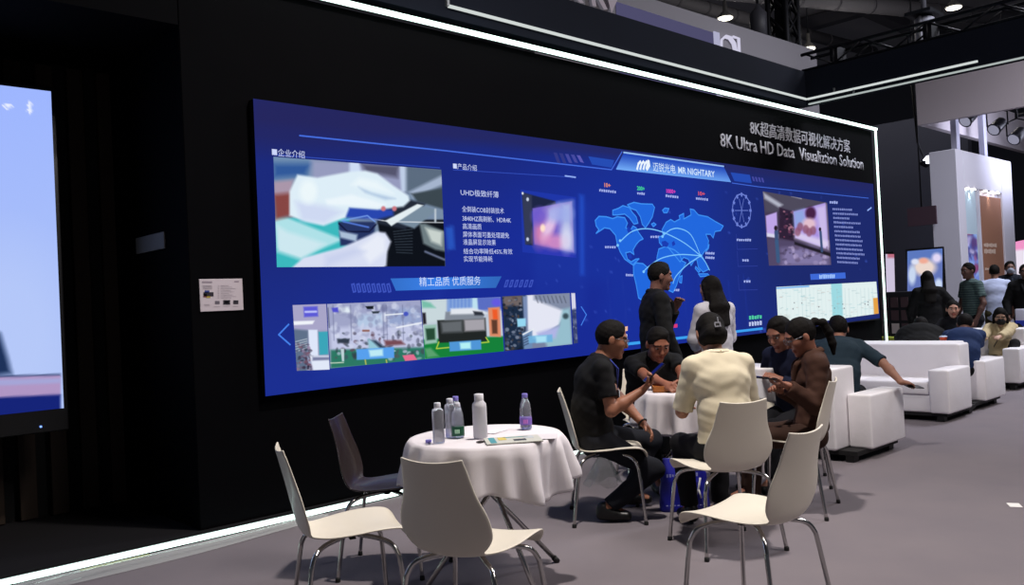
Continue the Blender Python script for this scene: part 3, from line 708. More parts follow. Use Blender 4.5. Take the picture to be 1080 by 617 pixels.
def hl_(p, pts, c, s=1.0, a=1): p.poly([h_(*q) for q in pts], c, s, a)
def facA(p):
    hl_(p, [(50, 60), (330, 60), (330, 260), (50, 260)], (168, 165, 200), 3); hl_(p, [(60, 195), (215, 190), (200, 215), (65, 222)], (240, 244, 250), 1.5)
    hl_(p, [(60, 250), (170, 260), (160, 560), (60, 560)], (95, 112, 138), 3); hl_(p, [(170, 255), (235, 255), (240, 440), (180, 440)], (222, 230, 250), 1.5); hl_(p, [(242, 270), (310, 268), (312, 430), (250, 435)], (60, 165, 185), 1.5)
    for k in range(5): p.line([h_(80, 340+k*18), h_(160, 320+k*16)], .8, (190, 200, 210), 1)
    noise_blobs(p, 312, 362, 330, 390, 60, [(70, 50, 70), (150, 130, 160), (40, 40, 60), (120, 80, 100)], 2.2, 5)
    hl_(p, [(180, 440), (320, 440), (325, 540), (205, 545)], (225, 232, 248), 2); hl_(p, [(200, 450), (320, 450), (320, 470), (200, 475)], (120, 125, 160), 2)
    hl_(p, [(135, 92), (235, 88), (240, 160), (140, 165)], (92, 90, 215), 2); p.line([h_(150, 128), h_(225, 126)], 2.2, (190, 195, 250), 1.2)
def facB(p):
    hl_(p, [(300, 60), (980, 40), (980, 260), (310, 260)], (160, 165, 200), 4); hl_(p, [(390, 95), (455, 92), (480, 140), (400, 130)], (225, 235, 245), 3)
    hl_(p, [(500, 150), (700, 140), (700, 250), (520, 250)], (180, 200, 228), 5); hl_(p, [(320, 240), (1000, 220), (1000, 380), (330, 400)], (195, 200, 230), 5)
    hl_(p, [(720, 110), (960, 90), (980, 210), (720, 230)], (150, 165, 205), 5); hl_(p, [(330, 400), (1000, 380), (1010, 480), (330, 530)], (45, 120, 100), 3)
    noise_blobs(p, 352, 350, 448, 378, 130, [(70, 72, 95), (140, 145, 175), (215, 220, 240), (95, 70, 85), (50, 60, 70)], 3.2, 8, .7)
    noise_blobs(p, 350, 322, 446, 350, 110, [(140, 145, 180), (205, 212, 235), (115, 120, 160), (225, 230, 245)], 4, 9, .6)
    p.line([h_(310, 100), h_(320, 240)], 1, (90, 95, 125), 1)
    for u in (345, 470, 700, 725, 840): p.line([h_(u, 80), h_(u+8, 330)], 1.0, (110, 115, 150), 1.2, .6)
    hl_(p, [(575, 88), (635, 85), (632, 108), (590, 108)], (22, 28, 34), 1); hl_(p, [(620, 125), (680, 122), (670, 138), (630, 140)], (50, 60, 70), 1)
    p.line([h_(720, 150), h_(850, 140)], 1.3, (240, 245, 250), 1); p.line([h_(800, 240), h_(980, 205)], 1.6, (238, 242, 250), 1.2)
    hl_(p, [(595, 320), (640, 340), (700, 400), (600, 400)], (150, 200, 215), 3); hl_(p, [(620, 330), (650, 330), (720, 385), (680, 385)], (40, 60, 80), 3)
    p.line([h_(560, 262), h_(600, 262)], 2, (140, 90, 80), 1.4); hl_(p, [(710, 330), (830, 330), (860, 360), (720, 370)], (120, 75, 85), 3)
    hl_(p, [(375, 320), (465, 318), (460, 350), (380, 350)], (50, 60, 75), 2); hl_(p, [(400, 390), (425, 390), (425, 480), (410, 480)], (190, 210, 215), 1)
    p.line([h_(330, 492), h_(420, 488)], 1, (215, 225, 205), 1); hl_(p, [(840, 438), (920, 430), (945, 470), (860, 478)], (232, 110, 145), 1.2)
    hl_(p, [(335, 100), (380, 95), (385, 130), (345, 130)], (80, 80, 205), 1.5); p.ell(*h_(865, 142), 2.6, 2.4, (70, 85, 190), .6)
    hl_(p, [(512, 395), (780, 378), (782, 455), (515, 470)], (88, 160, 238), 1.2); hl_(p, [(600, 400), (700, 392), (702, 440), (610, 448)], (190, 235, 245), 2.5)
    for u in (575, 725): p.line([h_(u, 470), h_(u+5, 500)], 1.3, (190, 190, 90), 1)
def k_(u, v): return (440+.17593*u, 300+.17593*v)
def kl(p, pts, c, s=1.0, a=1): p.poly([k_(*q) for q in pts], c, s, a)
def facC(p):
    kl(p, [(20, 80), (180, 80), (170, 220), (30, 240)], (200, 215, 220), 4); kl(p, [(25, 95), (80, 110), (110, 140), (30, 140)], (120, 190, 170), 3)
    kl(p, [(180, 70), (360, 70), (360, 160), (180, 165)], (115, 150, 215), 3); kl(p, [(350, 70), (520, 70), (520, 150), (360, 160)], (90, 110, 195), 4); kl(p, [(330, 80), (360, 80), (365, 160), (330, 160)], (190, 225, 240), 2)
    for u in range(190, 330, 22): p.line([k_(u, 80), k_(u, 150)], 1, (150, 180, 225), 1.2, .7)
    p.ell(*k_(475, 108), 5, 4, (100, 90, 225), .7)
    kl(p, [(30, 330), (520, 310), (525, 410), (45, 450)], (22, 128, 58), 2.5); kl(p, [(40, 245), (115, 240), (120, 350), (45, 360)], (150, 190, 175), 2); kl(p, [(50, 265), (105, 262), (108, 330), (58, 335)], (40, 75, 55), 2)
    kl(p, [(120, 215), (410, 200), (418, 340), (130, 350)], (34, 38, 38), 1.5); kl(p, [(140, 225), (270, 215), (272, 285), (150, 290)], (100, 105, 110), 4); kl(p, [(280, 210), (405, 205), (408, 275), (285, 282)], (165, 162, 170), 3)
    kl(p, [(170, 165), (340, 150), (400, 175), (400, 205), (165, 215)], (130, 138, 150), 2); kl(p, [(200, 145), (330, 140), (400, 160), (420, 175), (200, 180)], (225, 230, 238), 2.5); kl(p, [(335, 160), (390, 165), (400, 185), (345, 185)], (45, 50, 60), 2)
    kl(p, [(425, 140), (495, 135), (502, 315), (435, 310)], (222, 140, 105), 1.5); kl(p, [(450, 150), (480, 150), (484, 210), (455, 210)], (238, 92, 42), 2); kl(p, [(445, 212), (480, 212), (482, 295), (450, 295)], (95, 60, 45), 2)
    p.line([k_(130, 345), k_(115, 385), k_(190, 378)], 1.1, (200, 215, 70), 1); p.line([k_(385, 350), k_(430, 345), k_(412, 318)], 1.1, (200, 215, 70), 1)
    kl(p, [(30, 170), (50, 170), (55, 235), (35, 240)], (35, 30, 40), 2); kl(p, [(45, 385), (80, 380), (130, 430), (60, 440)], (90, 160, 110), 3)
    kl(p, [(192, 345), (382, 332), (385, 390), (195, 402)], (80, 150, 215), 1.2); kl(p, [(255, 350), (320, 345), (322, 385), (260, 388)], (180, 240, 245), 2.2)
def facD(p):
    kl(p, [(505, 60), (650, 60), (650, 400), (525, 400)], (28, 44, 68), 2); kl(p, [(510, 70), (630, 65), (630, 130), (520, 130)], (110, 100, 100), 3)
    noise_blobs(p, 530, 313, 552, 370, 90, [(70, 80, 105), (20, 26, 40), (150, 160, 180), (90, 70, 60)], 2.2, 12)
    kl(p, [(632, 70), (665, 68), (665, 240), (640, 230)], (120, 140, 180), 2); kl(p, [(660, 65), (700, 62), (875, 150), (880, 190), (850, 240), (700, 330), (665, 300)], (228, 230, 244), 2)
    kl(p, [(700, 60), (915, 52), (918, 140), (860, 150), (700, 90)], (130, 140, 165), 4); kl(p, [(870, 150), (915, 140), (930, 360), (780, 380), (760, 310), (850, 250)], (150, 190, 205), 4); kl(p, [(720, 290), (850, 250), (830, 320), (720, 340)], (175, 180, 228), 4)
    for u in range(710, 900, 24): p.line([k_(u, 70), k_(u+14, 110)], 1, (70, 75, 90), 1, .6)
    kl(p, [(598, 205), (650, 203), (652, 250), (602, 255)], (150, 215, 242), 1.5); kl(p, [(630, 290), (690, 270), (690, 380), (640, 390)], (110, 140, 180), 2); p.line([k_(635, 300), k_(695, 268)], 1.5, (235, 240, 245), 1)
    for k in range(4): p.line([k_(636, 320+k*16), k_(668, 305+k*16)], 1, (60, 80, 110), 1)
    kl(p, [(665, 310), (810, 300), (812, 345), (670, 352)], (110, 178, 222), 1.5, .9); kl(p, [(710, 310), (775, 308), (775, 345), (715, 350)], (170, 225, 245), 2.5)
    p.ell(*k_(890, 190), 3, 3, (60, 80, 90), .8)
def facE(p): kl(p, [(920, 50), (950, 50), (955, 150), (925, 150)], (215, 215, 235), 2); noise_blobs(p, 602, 325, 609, 362, 30, [(60, 70, 120), (120, 130, 160), (30, 40, 90)], 2.5, 2)
picture('factory_picture', ((308.6, 321.8), (344, 320.6), (347.7, 389.8), (313, 391.2)), 5.3485, facA, vw, 80, 130, (150, 155, 185))
picture('factory_picture', ((344.9, 320.7), (443.4, 316.7), (447.8, 378.9), (348.4, 388.6)), 5.3485, facB, vw, 210, 130, (150, 155, 185))
picture('factory_picture', ((444.4, 316.7), (528, 313.2), (531.5, 370.4), (448, 378.8)), 5.3485, facC, vw, 190, 120, (190, 200, 215))
picture('factory_picture', ((529.5, 312.6), (601, 309.1), (603.6, 363), (532.6, 370.4)), 5.3485, facD, vw, 170, 120, (120, 130, 160))
picture('factory_picture', ((602.4, 309), (606.5, 309), (609.5, 361.7), (605, 362.4)), 5.3485, facE, vw, 12, 80, (60, 70, 110))
# module picture
def n_(u, v): return (470+.2754*u, 140+.2754*v)
def modp(p):
    q = lambda pts, c, s=1.5, a=1: p.poly([n_(*t) for t in pts], c, s, a)
    X, Y = p.X, p.Y
    q([(292, 228), (420, 262), (425, 300), (330, 300), (335, 432), (306, 428)], (30, 38, 70), 1.5); q([(292, 228), (330, 240), (332, 425), (305, 428)], (62, 68, 92), 2, .7)
    for v in (255, 408): p.ell(*n_(314, v), 1.4, 2, (200, 210, 230), .6)
    p.ell(*n_(295, 232), 1, 1.4, (230, 235, 245), .6)
    q([(333, 290), (484, 262), (492, 460), (340, 428)], (120, 100, 200), 1.2); q([(440, 270), (484, 264), (490, 455), (440, 440)], (175, 190, 232), 9, .9)
    p.ell(*n_(375, 370), 9, 18, (215, 130, 175), .9, 15, .9); p.ell(*n_(400, 345), 6, 18, (230, 200, 235), .9, 20, .9); p.ell(*n_(430, 310), 14, 9, (160, 175, 235), .9, 0, .8); p.ell(*n_(360, 320), 8, 9, (110, 90, 205), .9, 0, .8); p.ell(*n_(372, 365), 2.6, 4, (255, 225, 205), .8); p.ell(*n_(420, 420), 12, 8, (235, 150, 195), .9, 0, .7); p.ell(*n_(462, 410), 6, 14, (225, 225, 245), .9, 0, .7)
    q([(340, 432), (492, 462), (490, 500), (350, 465)], (62, 60, 190), 7, .55)
picture('product_picture', ((549, 200), (607.5, 208), (608, 272), (551, 266)), 5.3485, modp, vw, 130, 130, (31, 54, 168))
# right pictures
def r_(u, v): return (770+.25915*u, 190+.25915*v)
def rp(p):
    q = lambda pts, c, s=1.2, a=1: p.poly([r_(*t) for t in pts], c, s, a)
    q([(130, 40), (400, 90), (392, 100), (260, 125), (145, 130)], (78, 74, 92), 3); q([(135, 50), (215, 100), (200, 112), (140, 75)], (175, 178, 195), 3); p.line([r_(250, 65), r_(290, 75)], 1.2, (150, 150, 165), 1.2)
    q([(200, 110), (262, 130), (260, 250), (200, 235)], (48, 34, 56), 2); noise_blobs(p, 822, 222, 838, 250, 40, [(150, 80, 110), (60, 40, 70), (190, 130, 150), (30, 24, 40)], 2.0, 21)
    q([(145, 145), (190, 130), (194, 235), (150, 228)], (190, 165, 232), 1.5); q([(150, 215), (196, 222), (196, 236), (150, 230)], (215, 215, 235), 2)
    q([(258, 128), (388, 92), (400, 282), (265, 235)], (168, 145, 225), 1.2); q([(258, 128), (300, 118), (310, 180), (262, 190)], (140, 170, 225), 5, .8); q([(350, 110), (390, 100), (400, 270), (370, 262)], (205, 190, 235), 5, .9); q([(262, 205), (400, 250), (400, 283), (265, 236)], (225, 215, 240), 5, .8)
    p.ell(*r_(328, 135), 5.5, 7, (70, 35, 70), .5); p.ell(*r_(322, 178), 7, 6, (225, 190, 205), .7)
    for u, v in ((275, 210), (285, 190), (308, 200), (322, 212), (338, 205)): p.ell(*r_(u, v), 3.2, 4.6, (140, 85, 110), .5, 0, .8)
    q([(150, 235), (265, 250), (400, 290), (415, 350), (155, 352)], (82, 72, 104), 3); q([(210, 280), (330, 270), (400, 310), (400, 350), (210, 350)], (150, 140, 190), 8, .7); noise_blobs(p, 824, 260, 874, 279, 40, [(95, 80, 110), (185, 170, 210), (60, 50, 75)], 3, 22, .6)
    q([(262, 250), (412, 298), (412, 312), (262, 262)], (34, 30, 40), 1.5)
    p.line([r_(188, 210), r_(190, 250)], 4.0, (62, 80, 120), 1); p.line([r_(190, 250), r_(196, 330)], 3.8, (60, 90, 130), 1); p.ell(*r_(186, 195), 1.8, 2.6, (40, 30, 40), .5)
    p.line([r_(368, 210), r_(374, 290)], 2.4, (60, 80, 120), 1); p.ell(*r_(366, 200), 1.3, 2, (35, 28, 40), .5)
picture('showroom_picture', ((804.5, 201.7), (872.3, 213.8), (876.7, 279.4), (811, 280.2)), 5.3485, rp, vw, 190, 170, (70, 60, 85))
def chart(p):
    q = lambda pts, c, s=1.2, a=1: p.poly([r_(*t) for t in pts], c, s, a)
    q([(410, 420), (455, 418), (460, 560), (418, 562)], (150, 215, 225), 1.5, .9); g = random.Random(4)
    for i in range(26):
        u = 195+i*16; p.line([r_(u, 440), r_(u+5, 560)], .5, (170, 200, 205), .8, g.uniform(.1, .6))
    for i in range(130): u, v = g.uniform(200, 590), g.uniform(440, 560); p.line([r_(u, v), r_(u+g.uniform(2, 16), v-.5)], .5, g.choice([(150, 175, 180), (190, 175, 170), (130, 190, 200)]), .8, g.uniform(.2, .7))
    for i in range(10): p.ell(*r_(g.uniform(240, 590), 500+g.uniform(-6, 30)), .5, .7, (110, 110, 120), .6)
    q([(582, 480), (604, 478), (606, 545), (586, 546)], (228, 160, 70), 1); p.line([r_(190, 440), r_(320, 432)], 1.4, (70, 150, 235), 1, .8); q([(186, 560), (240, 550), (240, 600), (186, 600)], (190, 195, 190), 4, .5)
picture('honour_chart', ((818.7, 302.7), (924.2, 297), (926.8, 330.7), (821, 345)), 5.3485, chart, vw, 240, 90, (226, 240, 240))
# banner, side tabs and rules
YT = 5.3475
def mapped(p0, s): return lambda u, v: (p0[0]+s*u, p0[1]+s*v)
b_ = mapped((580, 140), .2037)
def ban(p):
    X, Y = p.X, p.Y; t = np.clip((Y-(161+(X-655)*.13))/17, 0, 1)[..., None]; p.c = (1-t)*np.array([28, 62, 178])+t*np.array([112, 168, 245])
def quad_grid(name, cs, paint, nx, nz): return picture(name, cs, 5.3482, paint, vw, nx, nz)
quad_grid('title_banner', (b_(382, 103), b_(900, 176), b_(938, 256), b_(342, 190)), ban, 100, 24)
mb = MB(); flat_line(mb, [b_(382, 102), b_(900, 174)], .016, YT); mb.build('banner_rule', ecol((150, 190, 240)), vw)
def tab(p): t = np.clip((p.X-575)/30, 0, 1)[..., None]; p.c = np.array([36, 62, 165])*np.ones_like(p.c)
mb = MB(); flat_poly(mb, [b_(198, 122), b_(333, 142), b_(320, 182), b_(218, 164)], YT); flat_poly(mb, [b_(935, 205), b_(1035, 218), b_(1045, 262), b_(955, 250)], YT); mb.build('side_tab', ecol((38, 76, 180)), vw)
mb = MB()
for k in range(5): flat_poly(mb, [b_(18+k*30, 102+k*3.5), b_(36+k*30, 104+k*3.5), b_(56+k*30, 160+k*-1), b_(38+k*30, 156+k*-1)], YT, k // 2)
for k in range(4): flat_poly(mb, [b_(1045+k*16, 226+k*2), b_(1055+k*16, 228+k*2), b_(1062+k*16, 252+k*2), b_(1052+k*16, 250+k*2)], YT, 1)
mb.build('stripe_marks', [ecol((52, 58, 135)), ecol((70, 74, 160)), ecol((92, 90, 180))], vw)
mb = MB(); flat_line(mb, [(316, 143), (470, 159), (645, 179), (656, 160)], .011, YT); flat_line(mb, [(772, 193), (800, 197), (916, 209)], .009, YT)
flat_line(mb, [(478, 179), (606, 187)], .006, YT, 1); flat_line(mb, [(288, 163), (464, 177)], .006, YT, 1); flat_line(mb, [(596, 185.5), (607, 187)], .014, YT, 2); flat_line(mb, [(915, 222), (919, 219)], .02, YT, 2); mb.build('rule', [ecol((70, 110, 225)), ecol((52, 80, 190)), ecol((150, 180, 250))], vw)
# centre-left heading banner
def ban2(p): t = np.clip((p.X-414)/115, 0, 1)[..., None]; p.c = np.array([60, 130, 235])*(1-.35*np.abs(t-.4))*np.ones_like(p.c)
quad_grid('heading_banner', ((411.8, 293.7), (529, 291.5), (523, 303.5), (417.5, 306.6)), ban2, 60, 10)
wall_text('精工品质 优质服务', 'screen_text', (442.5, 302.4), (507, 300.3), (442.5, 292.5), YT-.001, ecol((205, 222, 255)), vw, 0)
mb = MB()
for k in range(8):
    x = 371+k*5.3; flat_line(mb, [(x, 300), (x+1.8, 308), (x+4.2, 307.4), (x+2.4, 299.4)], .012, YT, 0, True)
for k in range(6):
    x = 531+k*5.2; flat_line(mb, [(x+3, 296), (x+1, 302.5), (x+3.4, 302), (x+5.2, 295.6)], .012, YT, 0, True)
mb.build('dash_marks', ecol((62, 84, 190)), vw)
mb = MB(); flat_line(mb, [(304.5, 342), (294, 353), (306, 363.5)], .011, YT); flat_line(mb, [(613, 323.5), (618.5, 332), (613, 343)], .011, YT); mb.build('arrow_marks', ecol((70, 130, 235)), vw)
TXT = ecol((205, 215, 250)); TX2 = ecol((165, 180, 240))
def st(s, L, R, top, m=TXT, bold=.015): return wall_text(s, 'screen_text', L, R, top, YT, m, vw, 0 if any(ord(ch) > 9000 for ch in s) else bold)
st('■企业介绍', (287, 164.5), (321.5, 166.8), (287, 156.5)); st('■产品介绍', (478, 178), (503, 180.6), (478, 171.5))
st('UHD极致纤薄', (486, 206.5), (526, 208.5), (486, 199.5))
for s, y, x1 in (('全倒装COB封装技术', 224.3, 531.5), ('3840HZ高刷新、HDR4K', 234, 539), ('高清画质', 242, 508), ('屏体表面可墨处理避免', 250.8, 537), ('液晶屏显示效果', 258.6, 523), ('结合功率降低45%,有效', 268.3, 540.5), ('实现节能降耗', 276.2, 519.5)):
    st(s, (487.5+(y-224)*.035, y), (x1, y+(.5 if y < 240 else 0)), (487.5, y-6.3))
# logo of three slanted strokes and a loop, and the title
mb = MB()
for u in (108, 138, 168): flat_line(mb, [(660+u*.1111, 155+210*.1111), (660+(u+12)*.1111, 155+160*.1111), (660+(u+32)*.1111, 155+138*.1111)], .026, YT)
flat_line(mb, [(682, 177.5), (683.5, 172), (684, 170), (684.6, 174.5), (682.2, 178.5)], .035, YT); mb.build('logo', ecol((235, 245, 255)), vw)
wall_text('迈锐光电', 'screen_text', (689, 181), (712.5, 182.6), (689, 171.5), YT, ecol((215, 235, 255)), vw, 0)
wall_text('MR NIGHTARY', 'screen_text', (715.5, 183), (754, 187), (715.5, 176), YT, ecol((205, 228, 255)), vw, .02)
# small figures above the map
def scribble(mb, L, R, hpx, n, y=YT, mi=0, seed=0):
    g = random.Random(seed+n)
    for k in range(n):
        x = L[0]+(R[0]-L[0])*k/n; yy = L[1]+(R[1]-L[1])*k/n; wd = (R[0]-L[0])/n
        flat_poly(mb, [(x, yy-hpx*g.uniform(.75, 1)), (x+wd*.8, yy-hpx*g.uniform(.75, 1)), (x+wd*g.uniform(.55, .85), yy), (x+wd*.05, yy)], y, mi)
for s, L, R, top, c in (('10+', (637.5, 197.3), (644, 198), (637.5, 192.7), (225, 140, 110)), ('200+', (672, 200.5), (680, 201.5), (672, 196), (70, 215, 150)), ('1000+', (703, 203.5), (712.5, 204.5), (703, 199), (225, 70, 190)), ('10+', (736.5, 206), (743.5, 206.8), (736.5, 201.7), (225, 90, 95))):
    st(s, L, R, top, ecol(c), .03)
mb = MB(); scribble(mb, (632, 202), (650, 204), 2.9, 8); scribble(mb, (672, 205), (680.5, 206), 2.7, 4); scribble(mb, (702, 207.8), (716, 209.4), 2.8, 6); scribble(mb, (734, 210.5), (747, 212), 2.8, 6, seed=1)
for L, R, n in (((638, 261.8), (650, 262), 5), ((686, 251), (696, 251), 4), ((660, 291.3), (668, 291.5), 4), ((744, 268.2), (754, 268.6), 5), ((744, 272.8), (754, 273.4), 5), ((711, 307), (717, 307.3), 3), ((777, 254.2), (792.5, 254.5), 7), ((783, 275.7), (790, 275.9), 3), ((784.5, 298), (792, 298), 3)): scribble(mb, L, R, 2.6, n, seed=int(L[0]))
scribble(mb, (875, 214.6), (884, 215.2), 3, 4)
mb.build('caption_marks', TX2, vw)
mb = MB()
for k, (x1) in enumerate((899, 905, 896, 908, 900, 907, 908, 910, 909, 910, 912, 907, 905)):
    y = 221.5+k*4.65; scribble(mb, (878+k*.42, y), (x1, y+(x1-880)*.05), 2.3, max(int((x1-880)/1.6), 5), seed=k)
mb.build('paragraph_marks', ecol((128, 140, 205)), vw)
mb = MB(); scribble(mb, (790, 337), (804, 335.8), 4.2, 5, mi=0); mb.build('caption_marks', ecol((80, 205, 160)), vw)
mb = MB(); scribble(mb, (790, 344), (804, 342.5), 5.0, 5, seed=4); mb.build('caption_marks', ecol((190, 200, 240)), vw)
mb = MB(); flat_line(mb, [(660, 363), (700, 358.5), (804, 346.5)], .028, YT); mb.build('rule', ecol((60, 160, 240)), vw)
mb = MB(); flat_poly(mb, [(656.5, 345), (662, 344), (662, 348.8), (659.5, 349.4)], YT); flat_poly(mb, [(710.5, 342), (714.5, 341.6), (714.5, 345.3), (710.5, 345.8)], YT, 1); flat_poly(mb, [(659.5, 352.5), (661.5, 352.3), (661.8, 358), (659.8, 358.2)], YT, 2); mb.build('caption_marks', [ecol((235, 185, 160)), ecol((215, 60, 120)), TXT], vw)
quad_grid('caption_banner', ((854.5, 289), (891.5, 287.4), (892, 293.6), (855, 295.2)), lambda p: p.mix(np.ones_like(p.X), (62, 105, 215)), 10, 4)
mb = MB(); scribble(mb, (864, 294), (881, 293.2), 4.6, 8, seed=7); mb.build('caption_marks', ecol((165, 200, 255)), vw)
# dial
mb = MB(); c = (782.2, 222); P = [(c[0]+9.6*math.cos(a)+.5*math.sin(a), c[1]+17.3*math.sin(a)) for a in np.linspace(0, 2*math.pi, 40)]
flat_line(mb, P, .014, YT)
for k in range(12):
    a = 2*math.pi*k/12; flat_line(mb, [(c[0]+8.6*math.cos(a), c[1]+15.5*math.sin(a)), (c[0]+10*math.cos(a), c[1]+18*math.sin(a))], .03, YT)
for a in (0, 1.2, 1.9): flat_line(mb, [(c[0]+7*math.cos(a), c[1]+13*math.sin(a)), (c[0]-7*math.cos(a), c[1]-13*math.sin(a))], .008, YT)
mb.build('dial', ecol((110, 130, 215)), vw)
mb = MB()
for k, y in enumerate((247, 265, 290)): flat_line(mb, [(776.5+k, y), (777.5+k, y+16), (799, y+15.5)], .006, YT)
mb.build('rule', ecol((50, 66, 160)), vw)
# world map
m_ = mapped((620, 180), .19441)
lands = [
 [(45, 340), (60, 320), (45, 300), (40, 270), (60, 248), (100, 250), (135, 260), (160, 250), (200, 255), (215, 285), (205, 310), (230, 325), (245, 300), (262, 310), (275, 335), (300, 370), (280, 380), (262, 400), (245, 430), (250, 455), (230, 440), (205, 445), (215, 480), (235, 495), (260, 480), (278, 478), (255, 500), (245, 512), (200, 480), (175, 440), (160, 400), (150, 350), (120, 315), (90, 310)],
 [(135, 215), (165, 205), (190, 190), (225, 200), (240, 225), (262, 250), (272, 285), (250, 290), (225, 255), (200, 235), (160, 240), (135, 240)],
 [(215, 185), (250, 172), (290, 180), (350, 182), (362, 200), (350, 250), (330, 285), (312, 310), (295, 290), (285, 250), (262, 215), (235, 205)],
 [(247, 515), (262, 500), (300, 505), (335, 535), (365, 570), (350, 610), (320, 660), (290, 700), (275, 690), (262, 617), (248, 560)],
 [(388, 390), (385, 360), (408, 352), (403, 320), (425, 280), (450, 265), (470, 278), (500, 262), (495, 245), (520, 232), (520, 262), (560, 240), (555, 208), (575, 212), (600, 240), (650, 250), (690, 275), (735, 300), (720, 325), (690, 330), (680, 365), (665, 345), (640, 345), (655, 380), (650, 420), (635, 435), (618, 460), (640, 500), (655, 535), (625, 550), (600, 525), (590, 480), (575, 490), (560, 515), (545, 480), (520, 470), (500, 495), (480, 470), (455, 440), (430, 410), (400, 405)],
 [(375, 470), (385, 425), (420, 412), (470, 430), (495, 450), (512, 490), (532, 500), (500, 560), (482, 620), (462, 660), (440, 650), (430, 600), (418, 560), (400, 545), (375, 520)],
 [(500, 575), (512, 570), (508, 610), (497, 605)], [(405, 215), (418, 203), (440, 206), (430, 228), (412, 228)], [(345, 290), (358, 283), (370, 292), (355, 304)],
 [(585, 520), (610, 545), (600, 552), (582, 530)], [(640, 440), (655, 420), (658, 400), (648, 425)], [(600, 560), (650, 560), (660, 570), (610, 575)]]
mb = MB()
for L in lands: flat_poly(mb, [m_(*q) for q in L], YT)
mb.build('world_map', ecol((34, 104, 222)), vw)
mb = MB()
for L in lands: flat_line(mb, [m_(*q) for q in L], .012, YT-.0005, 0, True)
mb.build('map_outline', ecol((62, 145, 245)), vw)
mb = MB(); rgd = [[(215, 300), (235, 318), (240, 340), (222, 345), (212, 320)], [(400, 385), (420, 380), (440, 395), (430, 415), (405, 410)], [(455, 390), (468, 380), (475, 400), (460, 410)], [(215, 455), (235, 450), (240, 475), (222, 478)]]
for L in rgd: flat_poly(mb, [m_(*q) for q in L], YT-.001)
mb.build('map_seas', ecol((28, 60, 178)), vw)
def bez(P, n=14):
    out = []
    for i in range(len(P)-1):
        p0 = P[max(i-1, 0)]; p1 = P[i]; p2 = P[i+1]; p3 = P[min(i+2, len(P)-1)]
        for k in range(n):
            t = k/n; out.append(tuple(.5*(2*p1[j]+(p2[j]-p0[j])*t+(2*p0[j]-5*p1[j]+4*p2[j]-p3[j])*t*t+(3*p1[j]-p0[j]-3*p2[j]+p3[j])*t**3) for j in range(len(P[0]))))
    return out+[tuple(P[-1])]
mb = MB()
for P in ([(175, 385), (240, 330), (320, 315), (410, 335), (520, 390), (612, 462)], [(405, 355), (450, 320), (500, 315), (560, 350), (612, 462)], [(612, 462), (500, 455), (400, 475), (330, 520), (300, 550)], [(612, 462), (540, 510), (480, 570), (462, 612)], [(612, 462), (640, 500), (660, 540)]):
    flat_line(mb, [m_(*q) for q in bez(P, 8)], .011, YT-.0015)
for u, v in ((175, 380), (162, 405), (405, 357), (612, 462), (303, 548), (415, 340)):
    flat_poly(mb, [m_(u+7*math.cos(a), v+8*math.sin(a)) for a in np.linspace(0, 2*math.pi, 9)[:-1]], YT-.002)
mb.build('route_arcs', ecol((125, 200, 255)), vw)

# title letters on the wall
ttl = thing('wall_lettering', 'grey two-line raised title lettering on the black wall above the big screen', 'lettering')
ML = mat('grey_letters', (178, 178, 186), .7)
def raised(s, L, R, top, bold):
    o = wall_text(s, 'text_line', L, R, top, 5.404, ML, ttl, bold); md = o.modifiers.new('s', 'SOLIDIFY'); md.thickness = .01; md.offset = 0; return o
raised('8K超高清数据可视化解决方案', (791.5, 142.5), (896.5, 161), (791.5, 126.5), 0)
raised('8K Ultra HD Data  Visualiztion Solution', (760, 155), (910.5, 179), (760, 140.5), .006)

# placard at the left end of the wall
pl = thing('spec_placard', 'white landscape information card on the black wall left of the big screen', 'placard')
q = [(210, 294.5), (255.5, 294), (257, 327), (211.5, 328)]
v0, v1 = on_y(*q[0], 5.40), on_y(*q[2], 5.40)
MB().span((v0[0], 5.400, v1[2]), (v1[0], 5.409, v0[2])).build('card', mat('card_white', (190, 180, 188), .8), pl, .002, 1)
z_ = mapped((200, 280), .09722)
mb = MB(); PY = 5.3985
def zr(u0, v0, u1, v1, mi): flat_poly(mb, [z_(u0, v0), z_(u1, v0), z_(u1, v1), z_(u0, v1)], PY, mi)
zr(150, 290, 260, 335, 0); zr(165, 270, 215, 300, 1); zr(180, 330, 225, 352, 2); zr(150, 310, 185, 345, 3); zr(365, 375, 440, 425, 0); zr(475, 378, 530, 420, 0); zr(275, 385, 325, 420, 4); zr(380, 388, 425, 410, 4)
zr(135, 172, 245, 188, 5); zr(485, 168, 535, 182, 5)
for k in range(4): zr(140, 215+k*12, 245, 220+k*12, 6)
for k in range(9): zr(305, 215+k*17, 320, 222+k*17, 6); zr(335, 215+k*17, 335+(k*37 % 90)+90, 219+k*17, 6)
zr(160, 420, 215, 425, 6); zr(160, 435, 220, 440, 6)
zr(265, 445, 330, 450, 6); zr(365, 440, 435, 445, 6); zr(470, 440, 530, 445, 6)
mb.build('print', [mat('ink_dark', (35, 30, 42), .8), mat('ink_blue', (45, 60, 130), .8), mat('ink_yellow', (170, 150, 60), .8), mat('ink_red', (130, 70, 80), .8), mat('ink_grey', (95, 88, 100), .8), mat('ink_soft', (140, 128, 140), .8), mat('ink_faint', (162, 152, 162), .8)], pl)
# dim plate on the return of the wall, facing the recess
t = thing('wall_plate', 'dim grey plate on the dark side of the wall in the left recess', 'sign', (2.238, 6.2, 0))
a, b = on_x(145, 268, 2.236), on_x(174, 244, 2.236)
MB().span((-.012, a[1]-6.2, a[2]), (0, b[1]-6.2, b[2])).build('plate', mat('grey_plate', (110, 108, 104), .6), t, .003, 1)

